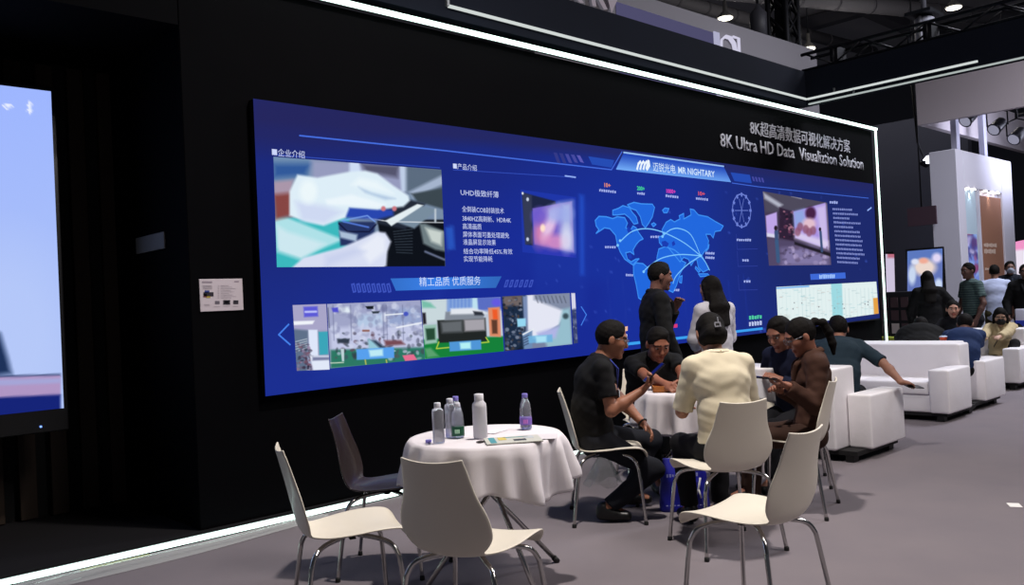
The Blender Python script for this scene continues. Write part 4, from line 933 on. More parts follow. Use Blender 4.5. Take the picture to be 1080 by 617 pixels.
# ------------------------------------------------------------------ left display in the recess
YL = 6.3
t = thing('wall_display', 'upright-edged light blue display standing in the dark recess at the left edge', 'display')
a, b = on_y(59, 97, YL), on_y(62, 431, YL)
x1 = (a[0]+b[0])/2; x0 = x1-2.9; zt, zb = a[2], b[2]
MB().span((x0-.03, YL+.003, zb-.15), (x1+.03, YL+.10, zt+.03)).build('housing', mat('display_housing', (12, 12, 14), .4), t, .01)
def ld(p):
    X, Y = p.X, p.Y; tt = np.clip((Y-90)/310, 0, 1)[..., None]; p.c = (1-tt)*np.array([158, 182, 255])+tt*np.array([176, 196, 246])
    p.ell(10, 350, 60, 90, (186, 204, 250), .9, 0, .6)
    p.poly([(-30, 340), (0, 352), (8, 378), (12, 394), (-30, 400)], (30, 50, 90), 8)
    p.poly([(-60, 398), (64, 394), (64, 397), (-60, 401)], (70, 85, 130), 1.5); p.poly([(-60, 400), (64, 396), (64, 418), (-60, 425)], (176, 150, 196), 2); p.poly([(-60, 402), (64, 399), (64, 404), (-60, 409)], (165, 165, 215), 3)
    p.poly([(-60, 422), (64, 416), (64, 440), (-60, 445)], (22, 36, 120), 3)
    for r in (1.6, 4.2, 6.8): p.line([(8+r*math.sin(a), 115.5-r*.8*math.cos(a)) for a in np.linspace(-.9, .9, 9)], 1.5, (235, 240, 255), .9)
    p.line([(28.5, 110.5), (34, 117), (31, 120), (31, 107), (34, 110.5), (28.5, 117)], 1.3, (235, 240, 255), .9)
me_c = ((x0, zt), (x1, zt), (x1, zb), (x0, zb))
Q = [Vector((x, YL, z)) for x, z in me_c]
def proj_px(v):
    q = v-Vector((0, 0, CAMH)); z = q.dot(cf); return (540+FPX*q.dot(cr2)/z, 308.5-FPX*q.dot(cu2)/z)
picture('display_panel', [proj_px(v) for v in Q], YL, ld, t, 300, 210)
mb = MB(); c = on_y(43, 450, YL); mb.box((c[0], YL-.001, c[2]), (.012, .006, .012)); mb.build('status_light', ecol((120, 160, 255), 2.0), t)

# ------------------------------------------------------------------ shell chairs
def catmull(P, n):
    return np.array(bez([tuple(p) for p in P], n))
M_shell = mat('ivory_shell', (222, 214, 198), .42, coat=.1); M_shell_dark = mat('dark_brown_shell', (40, 29, 27), .35, coat=.2)
M_rubber = mat('black_rubber', (15, 15, 15), .7)
def make_chair(shell_m, label, group=None):
    t = thing('shell_chair', label, 'chair', (0, 0, 0), 0, group)
    prof = [(.246, .404, .182), (.232, .430, .206), (.190, .449, .222), (.10, .452, .228), (0, .444, .224), (-.09, .436, .196), (-.150, .438, .165), (-.188, .452, .160), (-.208, .482, .185), (-.222, .530, .210), (-.238, .600, .205), (-.258, .690, .168), (-.282, .790, .150), (-.290, .822, .142)]
    P = catmull(prof, 4); n = len(P); M = 17; V = []; 
    for i in range(n):
        x, z, hw = P[i]; tg = P[min(i+1, n-1)][:2]-P[max(i-1, 0)][:2]; tg /= np.linalg.norm(tg); nx, nz = tg[1], -tg[0]     # towards the sitter
        if nz < 0 and x > -.17: nx, nz = -nx, -nz
        f = i/(n-1); back = max(0, min(1, (f-.5)/.15))
        if back > .5 and nx < 0: nx, nz = -nx, -nz
        for j in range(M):
            s = -1+2*j/(M-1); k = s*s
            lift = (.020*(1-back)+.034*back*(1-.5*max(0, (f-.8)/.2)))*k - (.022*k*max(0, 1-f/.12))
            zz = z+nz*lift+(.010*k if f > .97 else 0); 
            V.append((x+nx*lift, s*hw*(1-.02*k), zz))
    F = np.array([(i*M+j, i*M+j+1, (i+1)*M+j+1, (i+1)*M+j) for i in range(n-1) for j in range(M-1)])
    me = np_mesh('seat_shell', np.array(V), F); o = mesh_obj('seat_shell', me, shell_m, t, True)
    md = o.modifiers.new('s', 'SOLIDIFY'); md.thickness = .009; md.offset = 0
    md = o.modifiers.new('u', 'SUBSURF'); md.levels = md.render_levels = 1
    for sx in (1, -1):
        for sy in (1, -1):
            pts = [(.03*sx+.01, .035*sy, .418), (.11*sx, .12*sy, .414), (.155*sx, .172*sy, .398), (.178*sx, .196*sy, .362), (.190*sx, .208*sy, .30), (.222*sx-.01, .238*sy, .012)]
            l = MB().tube(catmull(pts, 6), .0105, 12).build('leg', M_chrome, t)
            MB().lathe([(.013, 0), (.014, .004), (.013, .02), (.011, .022)], (.222*sx-.01, .238*sy, .0), 12).build('foot_cap', M_rubber, l)
    MB().box((.01, 0, .424), (.13, .12, .014)).box((.01, 0, .415), (.03, .16, .008)).build('seat_bracket', M_steel, t, .003, 1)
    return t
GR = 'white shell chairs around the two round tables'
ch0 = make_chair(M_shell, 'x', GR)
specs = [((2.03, 3.31), -23, 'white shell chair left of the near round table, turned towards it'),
         ((2.215, 2.67), 19, 'white shell chair in front of the near round table, its back to the viewer'),
         ((4.19, 3.665), -45, 'white shell chair under the seated man with the blue lanyard'),
         ((4.10, 2.735), 62, 'white shell chair under the woman in the cream blouse'),
         ((3.255, 2.03), 90, 'empty white shell chair nearest the viewer at the right of the front row'),
         ((5.04, 2.83), 108, 'white shell chair under the woman in the brown suit')]
for i, (p, a, lb) in enumerate(specs):
    c = ch0 if i == 0 else copy_tree(ch0)
    c.location = (p[0], p[1], 0); c.rotation_euler = (0, 0, math.radians(a)); c['label'] = lb
c = make_chair(M_shell_dark, 'dark brown shell chair between the near round table and the black wall'); c.location = (2.67, 3.92, 0); c.rotation_euler = (0, 0, math.radians(-47))
c = copy_tree(ch0); c.location = (5.30, 4.16, 0); c.rotation_euler = (0, 0, math.radians(232)); c['label'] = 'white shell chair under the man in black facing the viewer at the far round table'
c = copy_tree(ch0); c.location = (5.74, 3.22, 0); c.rotation_euler = (0, 0, math.radians(212)); c['label'] = 'white shell chair under the man in navy behind the brown-suited woman'

# ------------------------------------------------------------------ round tables and their cloths
M_cloth = mat('white_tablecloth', (214, 208, 212), .9, spec=.15, bump=(180, .2, .001))
R_ = .388
def round_table(c, a0, label):
    t = thing('folding_table', label, 'table', (c[0], c[1], 0), 0)
    MB().lathe([(.02, .705), (R_-.014, .705), (R_-.004, .715), (R_-.004, .727), (R_-.014, .733), (.02, .733)], n=48).build('tabletop', mat('table_top_wood', (190, 185, 175), .5), t)
    for k in range(4):
        a = a0+math.pi*k/2; u = Vector((math.cos(a), math.sin(a), 0)); w_ = Vector((-u.y, u.x, 0))*(.035 if k % 2 else .06)
        lg = MB().tube([u*-.20+w_+Vector((0, 0, .70)), u*.42+w_+Vector((0, 0, .012))], .0125, 12).build('leg', M_chrome, t)
        MB().tube([u*.405+w_+Vector((0, 0, .03)), u*.428+w_+Vector((0, 0, .003))], .016, 12).build('foot_cap', M_rubber, lg)
    MB().tube([(math.cos(a0)*-.1, math.sin(a0)*-.1, .58), (math.cos(a0+1.57)*-.1, math.sin(a0+1.57)*-.1, .58)], .009, 8).build('brace', M_chrome, t)
def tablecloth(c, label, seed, drop=.225):
    g = random.Random(seed); NA, NR = 180, 30; V = []; F = []; ph = [g.uniform(0, 6.28) for _ in range(6)]
    for i in range(NR+1):
        for j in range(NA):
            a = 2*math.pi*j/NA; f = i/NR
            if f < .5: r = R_*f/.5; z = .738+.0012*math.sin(7*a+9*r)
            else:
                s = (f-.5)/.5; dl = (drop+.05*abs(math.cos(2*(a+ph[0])))**1.2+.012*math.sin(5*a+ph[1]))*s
                fold = .45*math.sin(11*a+ph[2]+.9*math.sin(3*a+ph[3]))+.35*math.sin(19*a+ph[4]+math.sin(4*a))+.35*math.sin(6*a+ph[5])
                amp = .052*min(1, s*1.2); fold = math.copysign(abs(fold)**.7, fold)
                r = R_+.018*min(1, s*6)+amp*fold+.028*s; z = .738-dl-.004*0
                if s < .12: z = .738-dl*.8
            V.append((r*math.cos(a), r*math.sin(a), z))
    F = [(i*NA+j, i*NA+(j+1) % NA, (i+1)*NA+(j+1) % NA, (i+1)*NA+j) for i in range(NR) for j in range(NA)]
    me = np_mesh('tablecloth', np.array(V), np.array(F)); o = mesh_obj('tablecloth', me, M_cloth, None, True); o.location = (c[0], c[1], 0)
    md = o.modifiers.new('s', 'SOLIDIFY'); md.thickness = .002; md.offset = 1
    return setp(o, label, 'tablecloth')
T1 = (2.86, 3.31); T2 = (5.08, 3.60)
round_table(T1, math.radians(-15), 'near round folding table on crossed steel legs under a white cloth')
round_table(T2, math.radians(20), 'far round folding table with people sitting around it')
tablecloth(T1, 'white cloth hanging over the near round table with bottles on it', 3)
tablecloth(T2, 'white cloth on the far round table between the seated people', 11)

# ------------------------------------------------------------------ things on the near table
ZT = .741
M_pet = mat('clear_plastic', (232, 234, 246), .12, trans=.82, ior=1.25, alpha=.85); M_frost = mat('frosted_plastic', (228, 226, 232), .45, trans=.3, ior=1.3)
def bottle(name, label, px, prof, cap, body_m, cap_m, band=None, group=None):
    p = on_z(px[0], px[1], ZT); t = thing(name, label, 'bottle', p, 0, group)
    MB().lathe(prof, n=28).build('bottle_body', body_m, t)
    z = prof[-1][1]; MB().lathe([(cap[0]*.98, z-.004), (cap[0], z), (cap[0], z+cap[1]), (cap[0]*.9, z+cap[1]+.002)], n=24).build('cap', cap_m, t)
    if band:
        r = band[2]; o = MB().lathe([(r+.0008, band[0]), (r+.0012, band[0]+.002), (r+.0012, band[1]-.002), (r+.0008, band[1])], n=28).build('bottle_label', band[3], t)
        if len(band) > 4:
            mb = MB()
            for k in range(3): mb.box((-(r+.002)*math.cos(.75+.25*k-.25), -(r+.002)*math.sin(.75+.25*k-.25), (band[0]+band[1])/2), (.006, .006, .02))
            mb.build('print', band[4], o)
    return t
str_prof = [(.026, 0), (.029, .004), (.029, .155), (.027, .163), (.016, .170), (.014, .176)]
M_capw = mat('cap_white', (205, 205, 215), .5); M_capl = mat('cap_lilac', (130, 120, 200), .5)
bottle('water_bottle', 'straight clear bottle with white cap, leftmost on the near table', (463, 467), str_prof, (.0165, .018), M_pet, M_capw)
bottle('water_bottle', 'straight clear bottle with white cap just right of the leftmost bottle', (476, 461), str_prof, (.0165, .018), M_pet, M_capw)
pet = [(.024, 0), (.031, .006), (.031, .055), (.029, .07), (.031, .085), (.031, .12), (.024, .15), (.014, .168), (.013, .175)]
bottle('water_bottle', 'clear bottle with lilac cap standing behind the green-labelled one', (482, 457), pet, (.0155, .016), M_pet, M_capl)
bottle('water_bottle', 'clear bottle with a green label and white cap', (483.5, 461.5), [(.024, 0), (.031, .006), (.031, .065), (.030, .09), (.028, .12), (.022, .14), (.013, .155), (.013, .160)], (.0155, .014), M_pet, M_capw, (.012, .058, .0312, mat('green_label', (20, 92, 62), .5), mat('label_print', (180, 220, 190), .6)))
bottle('water_flask', 'tall frosted white flask with a square shoulder in the middle of the near table', (507, 462), [(.032, 0), (.036, .006), (.036, .155), (.034, .172), (.024, .184), (.023, .190)], (.0235, .028), M_frost, mat('flask_cap', (215, 213, 220), .5))
bottle('water_bottle', 'clear ribbed bottle with lilac label and cap, alone at the right of the near table', (555, 452.5), [(.024, 0), (.031, .006), (.031, .07), (.029, .075), (.031, .085), (.028, .095), (.031, .105), (.027, .115), (.026, .13), (.019, .15), (.013, .165), (.013, .170)], (.0155, .015), M_pet, M_capl, (.025, .062, .0312, mat('lilac_label', (128, 100, 190), .5), mat('label_print2', (190, 120, 200), .6)))
p = on_z(452, 466.5, ZT); o = MB().lathe([(.015, 0), (.0155, .002), (.0155, .011), (.013, .013)]).build('bottle_cap', M_capl); o.location = p; setp(o, 'lilac bottle cap lying loose at the left of the near table', 'bottle cap')
def flat_thing(name, label, cat, px, size, rz, z, m, extra=None, h=.004):
    p = on_z(px[0], px[1], z); t = thing(name, label, cat, p, math.radians(rz))
    MB().box((0, 0, h/2), (size[0], size[1], h)).build('cover', m, t, .001, 1)
    if extra:
        mb = MB()
        for k, (u, v, a, b, mi) in enumerate(extra): mb.box((u, v, h+.0004), (a, b, .0008), mi)
        mb.build('print', [mat('print_teal', (70, 140, 150), .6), mat('print_yellow', (200, 180, 90), .6), mat('print_dark', (50, 52, 60), .6), mat('print_pale', (180, 185, 190), .6)], t)
    return t
flat_thing('brochure', 'coloured brochure lying open near the front edge of the near table', 'brochure', (541, 464.5), (.27, .19), -36, ZT, mat('brochure_paper', (190, 190, 180), .5), [(-.1, 0, .03, .17, 0), (-.05, .03, .04, .08, 1), (.03, -.03, .06, .05, 2), (.08, .04, .05, .07, 3), (.02, .06, .12, .015, 0)], .006)
flat_thing('brochure', 'white brochure under the coloured one, its corner over the table edge', 'brochure', (565, 461), (.21, .15), -48, ZT, mat('paper_white', (205, 200, 205), .7), None, .002)
flat_thing('pen_case', 'small dark folded card between the flask and the brochure', 'card', (507, 466), (.045, .03), 20, ZT, mat('card_dark', (50, 42, 44), .6), None, .004)
flat_thing('napkin', 'crumpled pale napkin beside the white flask', 'napkin', (522, 455), (.14, .08), 15, ZT, mat('napkin_white', (222, 216, 222), .9), None, .002)

# ------------------------------------------------------------------ far table: tray, papers, phones
t = thing('wooden_tray', 'orange-brown wooden tray with snacks on the far round table', 'tray', (4.92, 3.70, ZT), math.radians(40))
MB().box((0, 0, .006), (.26, .20, .012)).box((0, .1, .02), (.26, .01, .04)).box((0, -.1, .02), (.26, .01, .04)).box((.13, 0, .02), (.01, .2, .04)).box((-.13, 0, .02), (.01, .2, .04)).build('tray_body', mat('tray_wood', (170, 104, 45), .5, vary=(14, (140, 80, 34))), t, .003, 2)
g = random.Random(5)
for k in range(9):
    o = MB().lathe([(.006, 0), (.014, .005), (.015, .012), (.008, .019)], n=10).build('snack', mat('snack_orange', (222, 160, 70), .6)); o.location = Vector((4.92, 3.70, ZT+.0125))+Vector((g.uniform(-.07, .07), g.uniform(-.06, .06), 0))
    setp(o, 'small golden snack lying in the wooden tray', 'snack', 'snacks in the wooden tray')

# ------------------------------------------------------------------ blue bag on the floor
t = thing('tote_bag', 'blue printed tote bag standing on the floor under the far table', 'bag', (4.62, 3.38, 0), math.radians(-47))
def bag_mesh():
    n = 28; V = []; lv = [(0, .155, .055), (.02, .16, .062), (.12, .158, .06), (.24, .145, .045), (.31, .13, .02), (.34, .125, .008)]
    P = catmull(lv, 4)
    for i, (z, a, b) in enumerate(P):
        for j in range(n):
            an = 2*math.pi*j/n; cx_, cy_ = math.cos(an), math.sin(an); e = .45
            V.append((a*abs(cx_)**e*(1 if cx_ > 0 else -1)+.004*math.sin(9*z*7+an*3), b*abs(cy_)**e*(1 if cy_ > 0 else -1)+.006*math.sin(an*4+z*30), z))
    F = [(i*n+j, i*n+(j+1) % n, (i+1)*n+(j+1) % n, (i+1)*n+j) for i in range(len(P)-1) for j in range(n)]
    V.append((0, 0, 0)); F += [(len(V)-1, (j+1) % n, j, j) for j in range(0)]
    return np_mesh('bag_body', np.array(V), np.array(F))
o = mesh_obj('bag_body', bag_mesh(), mat('blue_bag', (24, 26, 140), .4, bump=(14, .35, .01)), t, True); o.modifiers.new('s', 'SOLIDIFY').thickness = .003
for s in (1, -1): MB().tube(catmull([(-.06, s*.01, .33), (-.055, s*.012, .42), (0, s*.014, .47), (.055, s*.012, .42), (.06, s*.01, .33)], 5), .006, 8, flat=.4).build('handle', mat('blue_handle', (22, 24, 100), .6), t)
def bag_text(s, x0, x1, z0, z1, m):
    me, co = text_mesh(s, .02); P = np.empty_like(co); P[:, 0] = x0+co[:, 0]*(x1-x0); P[:, 2] = z0+co[:, 1]*(z1-z0); P[:, 1] = -.068-.0*co[:, 0]
    me.vertices.foreach_set('co', P.ravel()); me.materials.clear(); return mesh_obj('print', me, m, t)
M_bp = mat('bag_print', (150, 155, 205), .6)
mb = MB(); g = random.Random(2)
for k in range(6): mb.box((-.11+k*.018, -.0655, .238), (.011, .002, g.uniform(.014, .02)))
for k in range(5): mb.box((.0+k*.02, -.0655, .242+(.008 if k % 2 else 0)), (.012, .002, g.uniform(.014, .03)))
for k in range(11): mb.box((-.12+k*.024, -.068, .045), (.014, .002, .006))
mb.build('print', M_bp, t)
mb = MB(); mb.tube([(.10, -.07, .22), (.085, -.075, .15), (.06, -.075, .09)], .010, 8, flat=.4).tube([(.085, -.075, .15), (.10, -.075, .09)], .008, 8, flat=.4).build('ribbon', mat('white_ribbon', (185, 185, 190), .7), t)

# ------------------------------------------------------------------ white leather sofas
M_lea = mat('white_leather', (242, 238, 240), .40, spec=.4, bump=(7, .25, .02), vary=(3, (230, 226, 230)))
def sofa(label, x0, y0, W, face, depth=.95, nc=2, inset=.20, bd=.30, ax=None):
    """box sofa; x0 its back end, y0 its near (-Y) side, W its width along Y; face +1 looks to +X, -1 to -X"""
    t = thing('white_sofa', label, 'sofa', (x0, y0+W/2, 0), 0 if face > 0 else math.pi, 'white leather box sofas on the right')
    h = W/2; ax = bd*.95 if ax is None else ax
    for s in (1, -1): MB().span((ax, s*h, .09), (depth, s*(h-.20), .53)).build('armrest', M_lea, t, .02, 3)
    MB().span((0, -(h-inset), .09), (bd, h-.10, .755)).build('backrest', M_lea, t, .022, 3)
    MB().span((bd*.9, -(h-.195), .09), (depth-.03, h-.195, .27)).build('seat_base', M_lea, t, .02, 3)
    cw = (2*h-.40)/nc
    for k in range(nc): MB().span((bd+.002, -(h-.20)+k*cw+.004, .272), (depth-.01, -(h-.20)+(k+1)*cw-.004, .405)).build('seat_cushion', M_lea, t, .022, 3)
    MB().span((.05, -h+.05, .055), (depth-.05, h-.05, .092)).build('plinth', mat('sofa_plinth', (18, 17, 18), .7), t)
    for sx in (.10, depth-.10):
        for sy in (-h+.12, h-.12): MB().box((sx, sy, .03), (.09, .07, .06)).build('foot', mat('sofa_foot', (16, 15, 15), .5), t, .004, 1)
    return t
sofa('white leather sofa whose armrest the man in the teal shirt leans on', 6.58, 3.10, 1.75, 1, .86, bd=.38, ax=.22)
sofa('white leather sofa in the middle, its seat turned left and empty', 9.90, 3.30, 1.9, -1, .90, inset=.38)
sofa('white leather sofa behind the middle one, turned the other way', 9.88, 3.34, 1.9, 1, .92)
sofa('white leather sofa at the right edge, under the masked person in beige', 13.0, 3.55, 1.9, -1, .95)

# ------------------------------------------------------------------ the stand at the right
M_bw = mat('booth_white', (198, 198, 212), .7); 
BX0, BX1, BY0, BZ = 19.35, 22.9, 6.7, 4.25
t = thing('exhibition_tower', 'tall white stand tower with a niche of lit posters at the right', 'display tower', (BX0, BY0, 0))
mb = MB(); W = BX1-BX0; zn = 3.45
mb.span((0, 0, 0), (.42, .55, BZ)); mb.span((W-.75, 0, 0), (W, .55, BZ)); mb.span((.42, 0, zn), (W-.75, .55, BZ)); mb.span((.42, .10, 0), (W-.75, .55, zn)); mb.build('tower_body', M_bw, t, .01, 1)
a = on_y(1015, 200, 7.0); b = on_y(1029, 200, 7.0); 
MB().span((.42, .05, 0), (1.18, .10, zn)).build('poster_panel', mat('pale_blue_panel', (178, 200, 215), .6), t)
mb = MB(); 
def poster(p):
    g = random.Random(9)
    for i in range(70): p.ell(g.uniform(1013, 1033), g.uniform(232, 290), g.uniform(1, 4), g.uniform(2, 7), g.choice([(90, 80, 160), (140, 170, 225), (60, 60, 120), (200, 190, 230), (150, 70, 110)]), .8, g.uniform(-40, 40), .7)
    p.ell(1021, 243, 5, 4, (190, 90, 90), .8)
c = [on_y(1016, 233, BY0+.04), on_y(1030, 236, BY0+.04), on_y(1032.5, 290, BY0+.04)]
picture('lit_poster', [proj_px(Vector((BX0+.48, BY0+.045, 2.45))), proj_px(Vector((BX0+1.12, BY0+.045, 2.45))), proj_px(Vector((BX0+1.12, BY0+.045, .9))), proj_px(Vector((BX0+.48, BY0+.045, .9)))], BY0+.045, poster, None, 40, 80, (110, 130, 205)).parent = None
o = bpy.data.objects['lit_poster']; setp(o, 'violet and blue lit poster in the niche of the white tower', 'poster')
MB().span((1.22, .0, 0), (1.29, .10, zn)).build('fin', M_bw, t)
MB().span((1.29, .04, 0), (W-.75, .10, zn-.12)).build('brown_panel', mat('brown_display_panel', (150, 108, 88), .6), t)
mb = MB()
for k, (z, n, h_) in enumerate(((2.22, 9, .09), (2.08, 8, .11), (1.68, 7, .05))):
    for j in range(n): mb.box((1.55+j*.095, .039, z), (.07, .004, h_*(.7+.3*((j*7+k) % 3)/2)))
mb.build('print', mat('panel_print', (208, 190, 178), .6), t)
for k, x in enumerate((.62, .98, 1.7, 2.15, 2.5)):
    d = MB().lathe([(.05, 0), (.055, .01), (.055, .02)], (x, .02, zn-.03), 14).build('downlight', emit('downlight_disc', (255, 245, 230), 9), t)
def spot(loc, target, power, ang, col=(1, .95, .9), size=.05, parent=None):
    l = bpy.data.lights.new('spot', 'SPOT'); l.energy = power; l.spot_size = math.radians(ang); l.spot_blend = .7; l.shadow_soft_size = size; l.color = col
    o = bpy.data.objects.new('spot', l); COL.objects.link(o); o.location = loc; o.rotation_euler = (Vector(target)-Vector(loc)).to_track_quat('-Z', 'Y').to_euler(); return o
spot((BX0+.8, BY0+.05, zn-.08), (BX0+.8, BY0+.25, 0), 16, 80, (.8, .92, 1)); spot((BX0+1.95, BY0+.03, zn-.08), (BX0+1.95, BY0+.25, 0), 14, 80, (1, .9, .8))
# white ring fascia above it on two posts
t = thing('stand_fascia', 'big plain white fascia ring hanging over the white stand at upper right', 'fascia', (20, 7.7, 5.0))
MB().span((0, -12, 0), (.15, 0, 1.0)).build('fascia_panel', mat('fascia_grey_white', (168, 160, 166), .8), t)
MB().span((.15, -.15, 0), (9.5, 0, 1.0)).build('fascia_panel', mat('fascia_white', (196, 188, 194), .8), t)
for x, y in ((.75, -.55), (2.55, -.55)): MB().span((x, y, BZ-5.0), (x+.2, y+.12, .95)).build('post', mat('fascia_post', (178, 178, 200), .6), t)
area('stand_lights', (22.5, 5.6, 4.6), 2.0, 75, (.78, .8, 1), (22.5, 8, 5.2), 160)
area('stand_front_lights', (18.0, 1.5, 6.0), 1.6, 70, (.95, .9, .95), (20, 5.0, 4.0), 120)
t = thing('ceiling_truss', 'dark truss grid carrying the stand spotlights at the right edge', 'truss', (20.3, 5.6, 5.6)); mb = MB()
for k in range(7):
    mb.tube([(0, -k*.8, 0), (9, -k*.8, 0)], .05, 6); mb.tube([(0, -k*.8, .35), (9, -k*.8, .35)], .04, 6)
for k in range(6): mb.tube([(k*1.4, 1.4, 0), (k*1.4, -5, 0)], .05, 6)
mb.build('truss_grid', M_steel, t)
for k, (px, py) in enumerate(((1022, 124), (1052, 133), (1073, 143))):
    p = Vector(on_x(px, py, 20.7+.2*k)); t = thing('stage_spotlight', ('stage spotlight hanging under the white fascia, leftmost of three', 'stage spotlight hanging under the white fascia, middle of three', 'stage spotlight hanging under the white fascia, rightmost of three')[k], 'spotlight', p, math.radians(200))
    R = (0, math.radians(38), 0)
    can = MB().lathe([(.07, -.20), (.12, -.17), (.14, .12), (.15, .16)], n=20); Rm = Euler((0, math.radians(125), math.radians(-40))).to_matrix(); can.v = [tuple(Rm @ Vector(v)) for v in can.v]; can.build('can', mat('spot_can', (40, 40, 50), .35, .5), t)
    ln = MB().lathe([(.12, .15), (.12, .165), (.04, .175)], n=20); ln.v = [tuple(Rm @ Vector(v)) for v in ln.v]; ln.build('lens', emit('spot_lens', (225, 225, 255), .35), t)
    MB().tube([(.05, .2, 0), (.02, .2, .3), (0, 0, .38), (.02, -.2, .3), (.05, -.2, 0)], .018, 6).tube([(0, 0, .36), (0, 0, .75)], .03, 6).build('yoke', M_steel, t)
p = on_x(976.5, 171, 20); t = thing('wall_spotlight', 'small lit spotlight left of the white tower top', 'spotlight', p)
MB().lathe([(.02, -.12), (.12, -.06), (.14, .02)], n=16).build('can', mat('spot_can', (40, 40, 50), .35, .5), t); MB().lathe([(.02, -.06), (.13, -.05), (.15, .05), (.08, .13)], (0, -.10, 0), n=16).build('lens', emit('spot_lens_white', (240, 245, 255), 2.5), t)
MB().tube([(0, 0, 0), (.1, .2, .5), (.1, .3, 3)], .02, 6).build('bracket', M_steel, t)

# lit screens and stands seen between the wall and the tower
t = thing('far_screen', 'lit picture screen with pale blue and pink shapes behind the woman in black', 'screen', (17, 6.5, 0))
a, b = on_x(957, 265, 17), on_x(994, 312, 17)
MB().span((.005, a[1]-6.5+.04, 0), (.10, b[1]-6.5-.04, a[2]+.04)).build('housing', mat('display_housing', (12, 12, 14), .4), t)
def fs(p):
    p.poly([(955, 262), (996, 262), (996, 275), (955, 278)], (92, 120, 190), 4); p.ell(975, 282, 12, 9, (235, 215, 205), .6); p.ell(974, 275, 5, 3, (240, 170, 150), .7); p.ell(962, 290, 4, 10, (200, 215, 240), .7); p.ell(988, 272, 5, 5, (225, 215, 245), .8); p.ell(990, 300, 4, 6, (205, 220, 245), .7); p.ell(965, 276, 4, 3, (220, 225, 245), .7)
picture('display_panel', ((957, 265), (994, 262), (994, 312), (957, 312)), 17, fs, t, 60, 60, (100, 118, 185), plane='x')
t = thing('far_screen', 'narrow pink and white lit panel at the edge of the black wall', 'screen', (18.5, 8, 0))
def fp(p): p.poly([(936, 266), (945, 266), (945, 272), (936, 272)], (190, 110, 130), 2)
a, b = on_x(935, 268, 18.5), on_x(943, 305, 18.5)
picture('display_panel', ((934, 268), (943, 268), (944, 308), (935, 308)), 18.5, fp, t, 12, 30, (205, 195, 220), plane='x')
MB().span((.005, b[1]-8-.02, 0), (.08, a[1]-8+.02, a[2]+.04)).build('housing', mat('display_housing', (12, 12, 14), .4), t)
t = thing('far_screen', 'pink and white lit stand panel at the far right edge', 'screen', (26, 6, 0))
def fq(p): p.poly([(1070, 250), (1090, 250), (1090, 262), (1070, 264)], (240, 150, 200), 3)
picture('display_panel', ((1071, 255), (1090, 251), (1091, 300), (1072, 303)), 26, fq, t, 30, 40, (235, 225, 240), plane='x')
a, b = on_x(1071, 255, 26), on_x(1090, 303, 26)
MB().span((.01, b[1]-6, 0), (.10, a[1]-6, a[2]+.04)).build('housing', mat('display_housing', (12, 12, 14), .4), t)
a = on_x(945, 225, 19); t = thing('hall_sign', 'small dark hanging sign with faint numbers left of the white tower', 'sign', on_x(972, 228, 19.2))
MB().span((0, -.3, -.2), (.05, .3, .2)).build('sign_board', mat('dark_sign', (62, 44, 56), .7), t); MB().tube([(.02, 0, .2), (.02, 0, 6)], .015, 6).build('cable', M_steel, t)
# magazine rack of small pictures on a yellow-green base
p = on_z(958, 362, 0); RX, RY = 14.6, 6.15
t = thing('leaflet_rack', 'dark rack of leaflets and small pictures beside the end of the black wall', 'rack', (RX, RY, 0), math.radians(-8))
MB().span((0, -.45, .55), (.12, .45, 1.30)).build('rack_board', mat('rack_board', (34, 36, 42), .6), t, .01, 1)
base = MB().span((-.05, -.5, 0), (.35, .5, .52)).build('rack_base', mat('yellow_green_base', (172, 186, 62), .6), t, .02, 2)
g = random.Random(8); cols = [(170, 168, 175), (80, 62, 68), (210, 200, 200), (150, 100, 104), (110, 132, 154)]
for r in range(3):
    for k in range(5):
        MB().box((-.015, -.36+k*.18, .68+r*.22), (.01, .13, .17)).build('leaflet', mat('leaflet_%d' % (g.randrange(5)), cols[g.randrange(5)], .7), t)
# floor tag
p = on_z(1070, 533, 0); o = MB().box((0, 0, .0015), (.10, .07, .003)).build('paper_tag', mat('tag_white', (235, 232, 228), .7), bevel=.001, seg=1); o.location = p; o.rotation_euler = (0, 0, .5); setp(o, 'small white paper tag lying on the carpet at the right', 'paper')
p = on_z(672+16, 543, 0)

# tape and clear film on the carpet beside the light line
a, b = on_z(84, 601, .003), on_z(160, 586, .003)
o = MB().span((a[0], 5.285, .0005), (b[0], 5.318, .004)).build('floor_tape', mat('yellow_green_tape', (150, 150, 50), .6)); setp(o, 'yellow-green tape stuck on the carpet along the light line at lower left', 'tape')
V = []; n1, n2 = 60, 10; g = random.Random(3)
for i in range(n1+1):
    u = i/n1; x = 1.15+1.9*u
    for j in range(n2+1):
        v = j/n2; yy = 5.30-(.30-.16*u)*v+.02*math.sin(7*u+1); V.append((x, yy, .006+.010*(1+math.sin(14*v+5*u+1.5*math.sin(6*u)))*(.4+.6*math.sin(3.1*v)) ))
fm = mat('clear_film', (235, 242, 240), .12, trans=.0, alpha=.30, coat=1)
o = mesh_obj('clear_film', np_mesh('clear_film', np.array(V), np.array([(i*(n2+1)+j, (i+1)*(n2+1)+j, (i+1)*(n2+1)+j+1, i*(n2+1)+j+1) for i in range(n1) for j in range(n2)])), fm, None, True)
setp(o, 'strip of clear plastic film lying wrinkled on the carpet at lower left', 'plastic film')

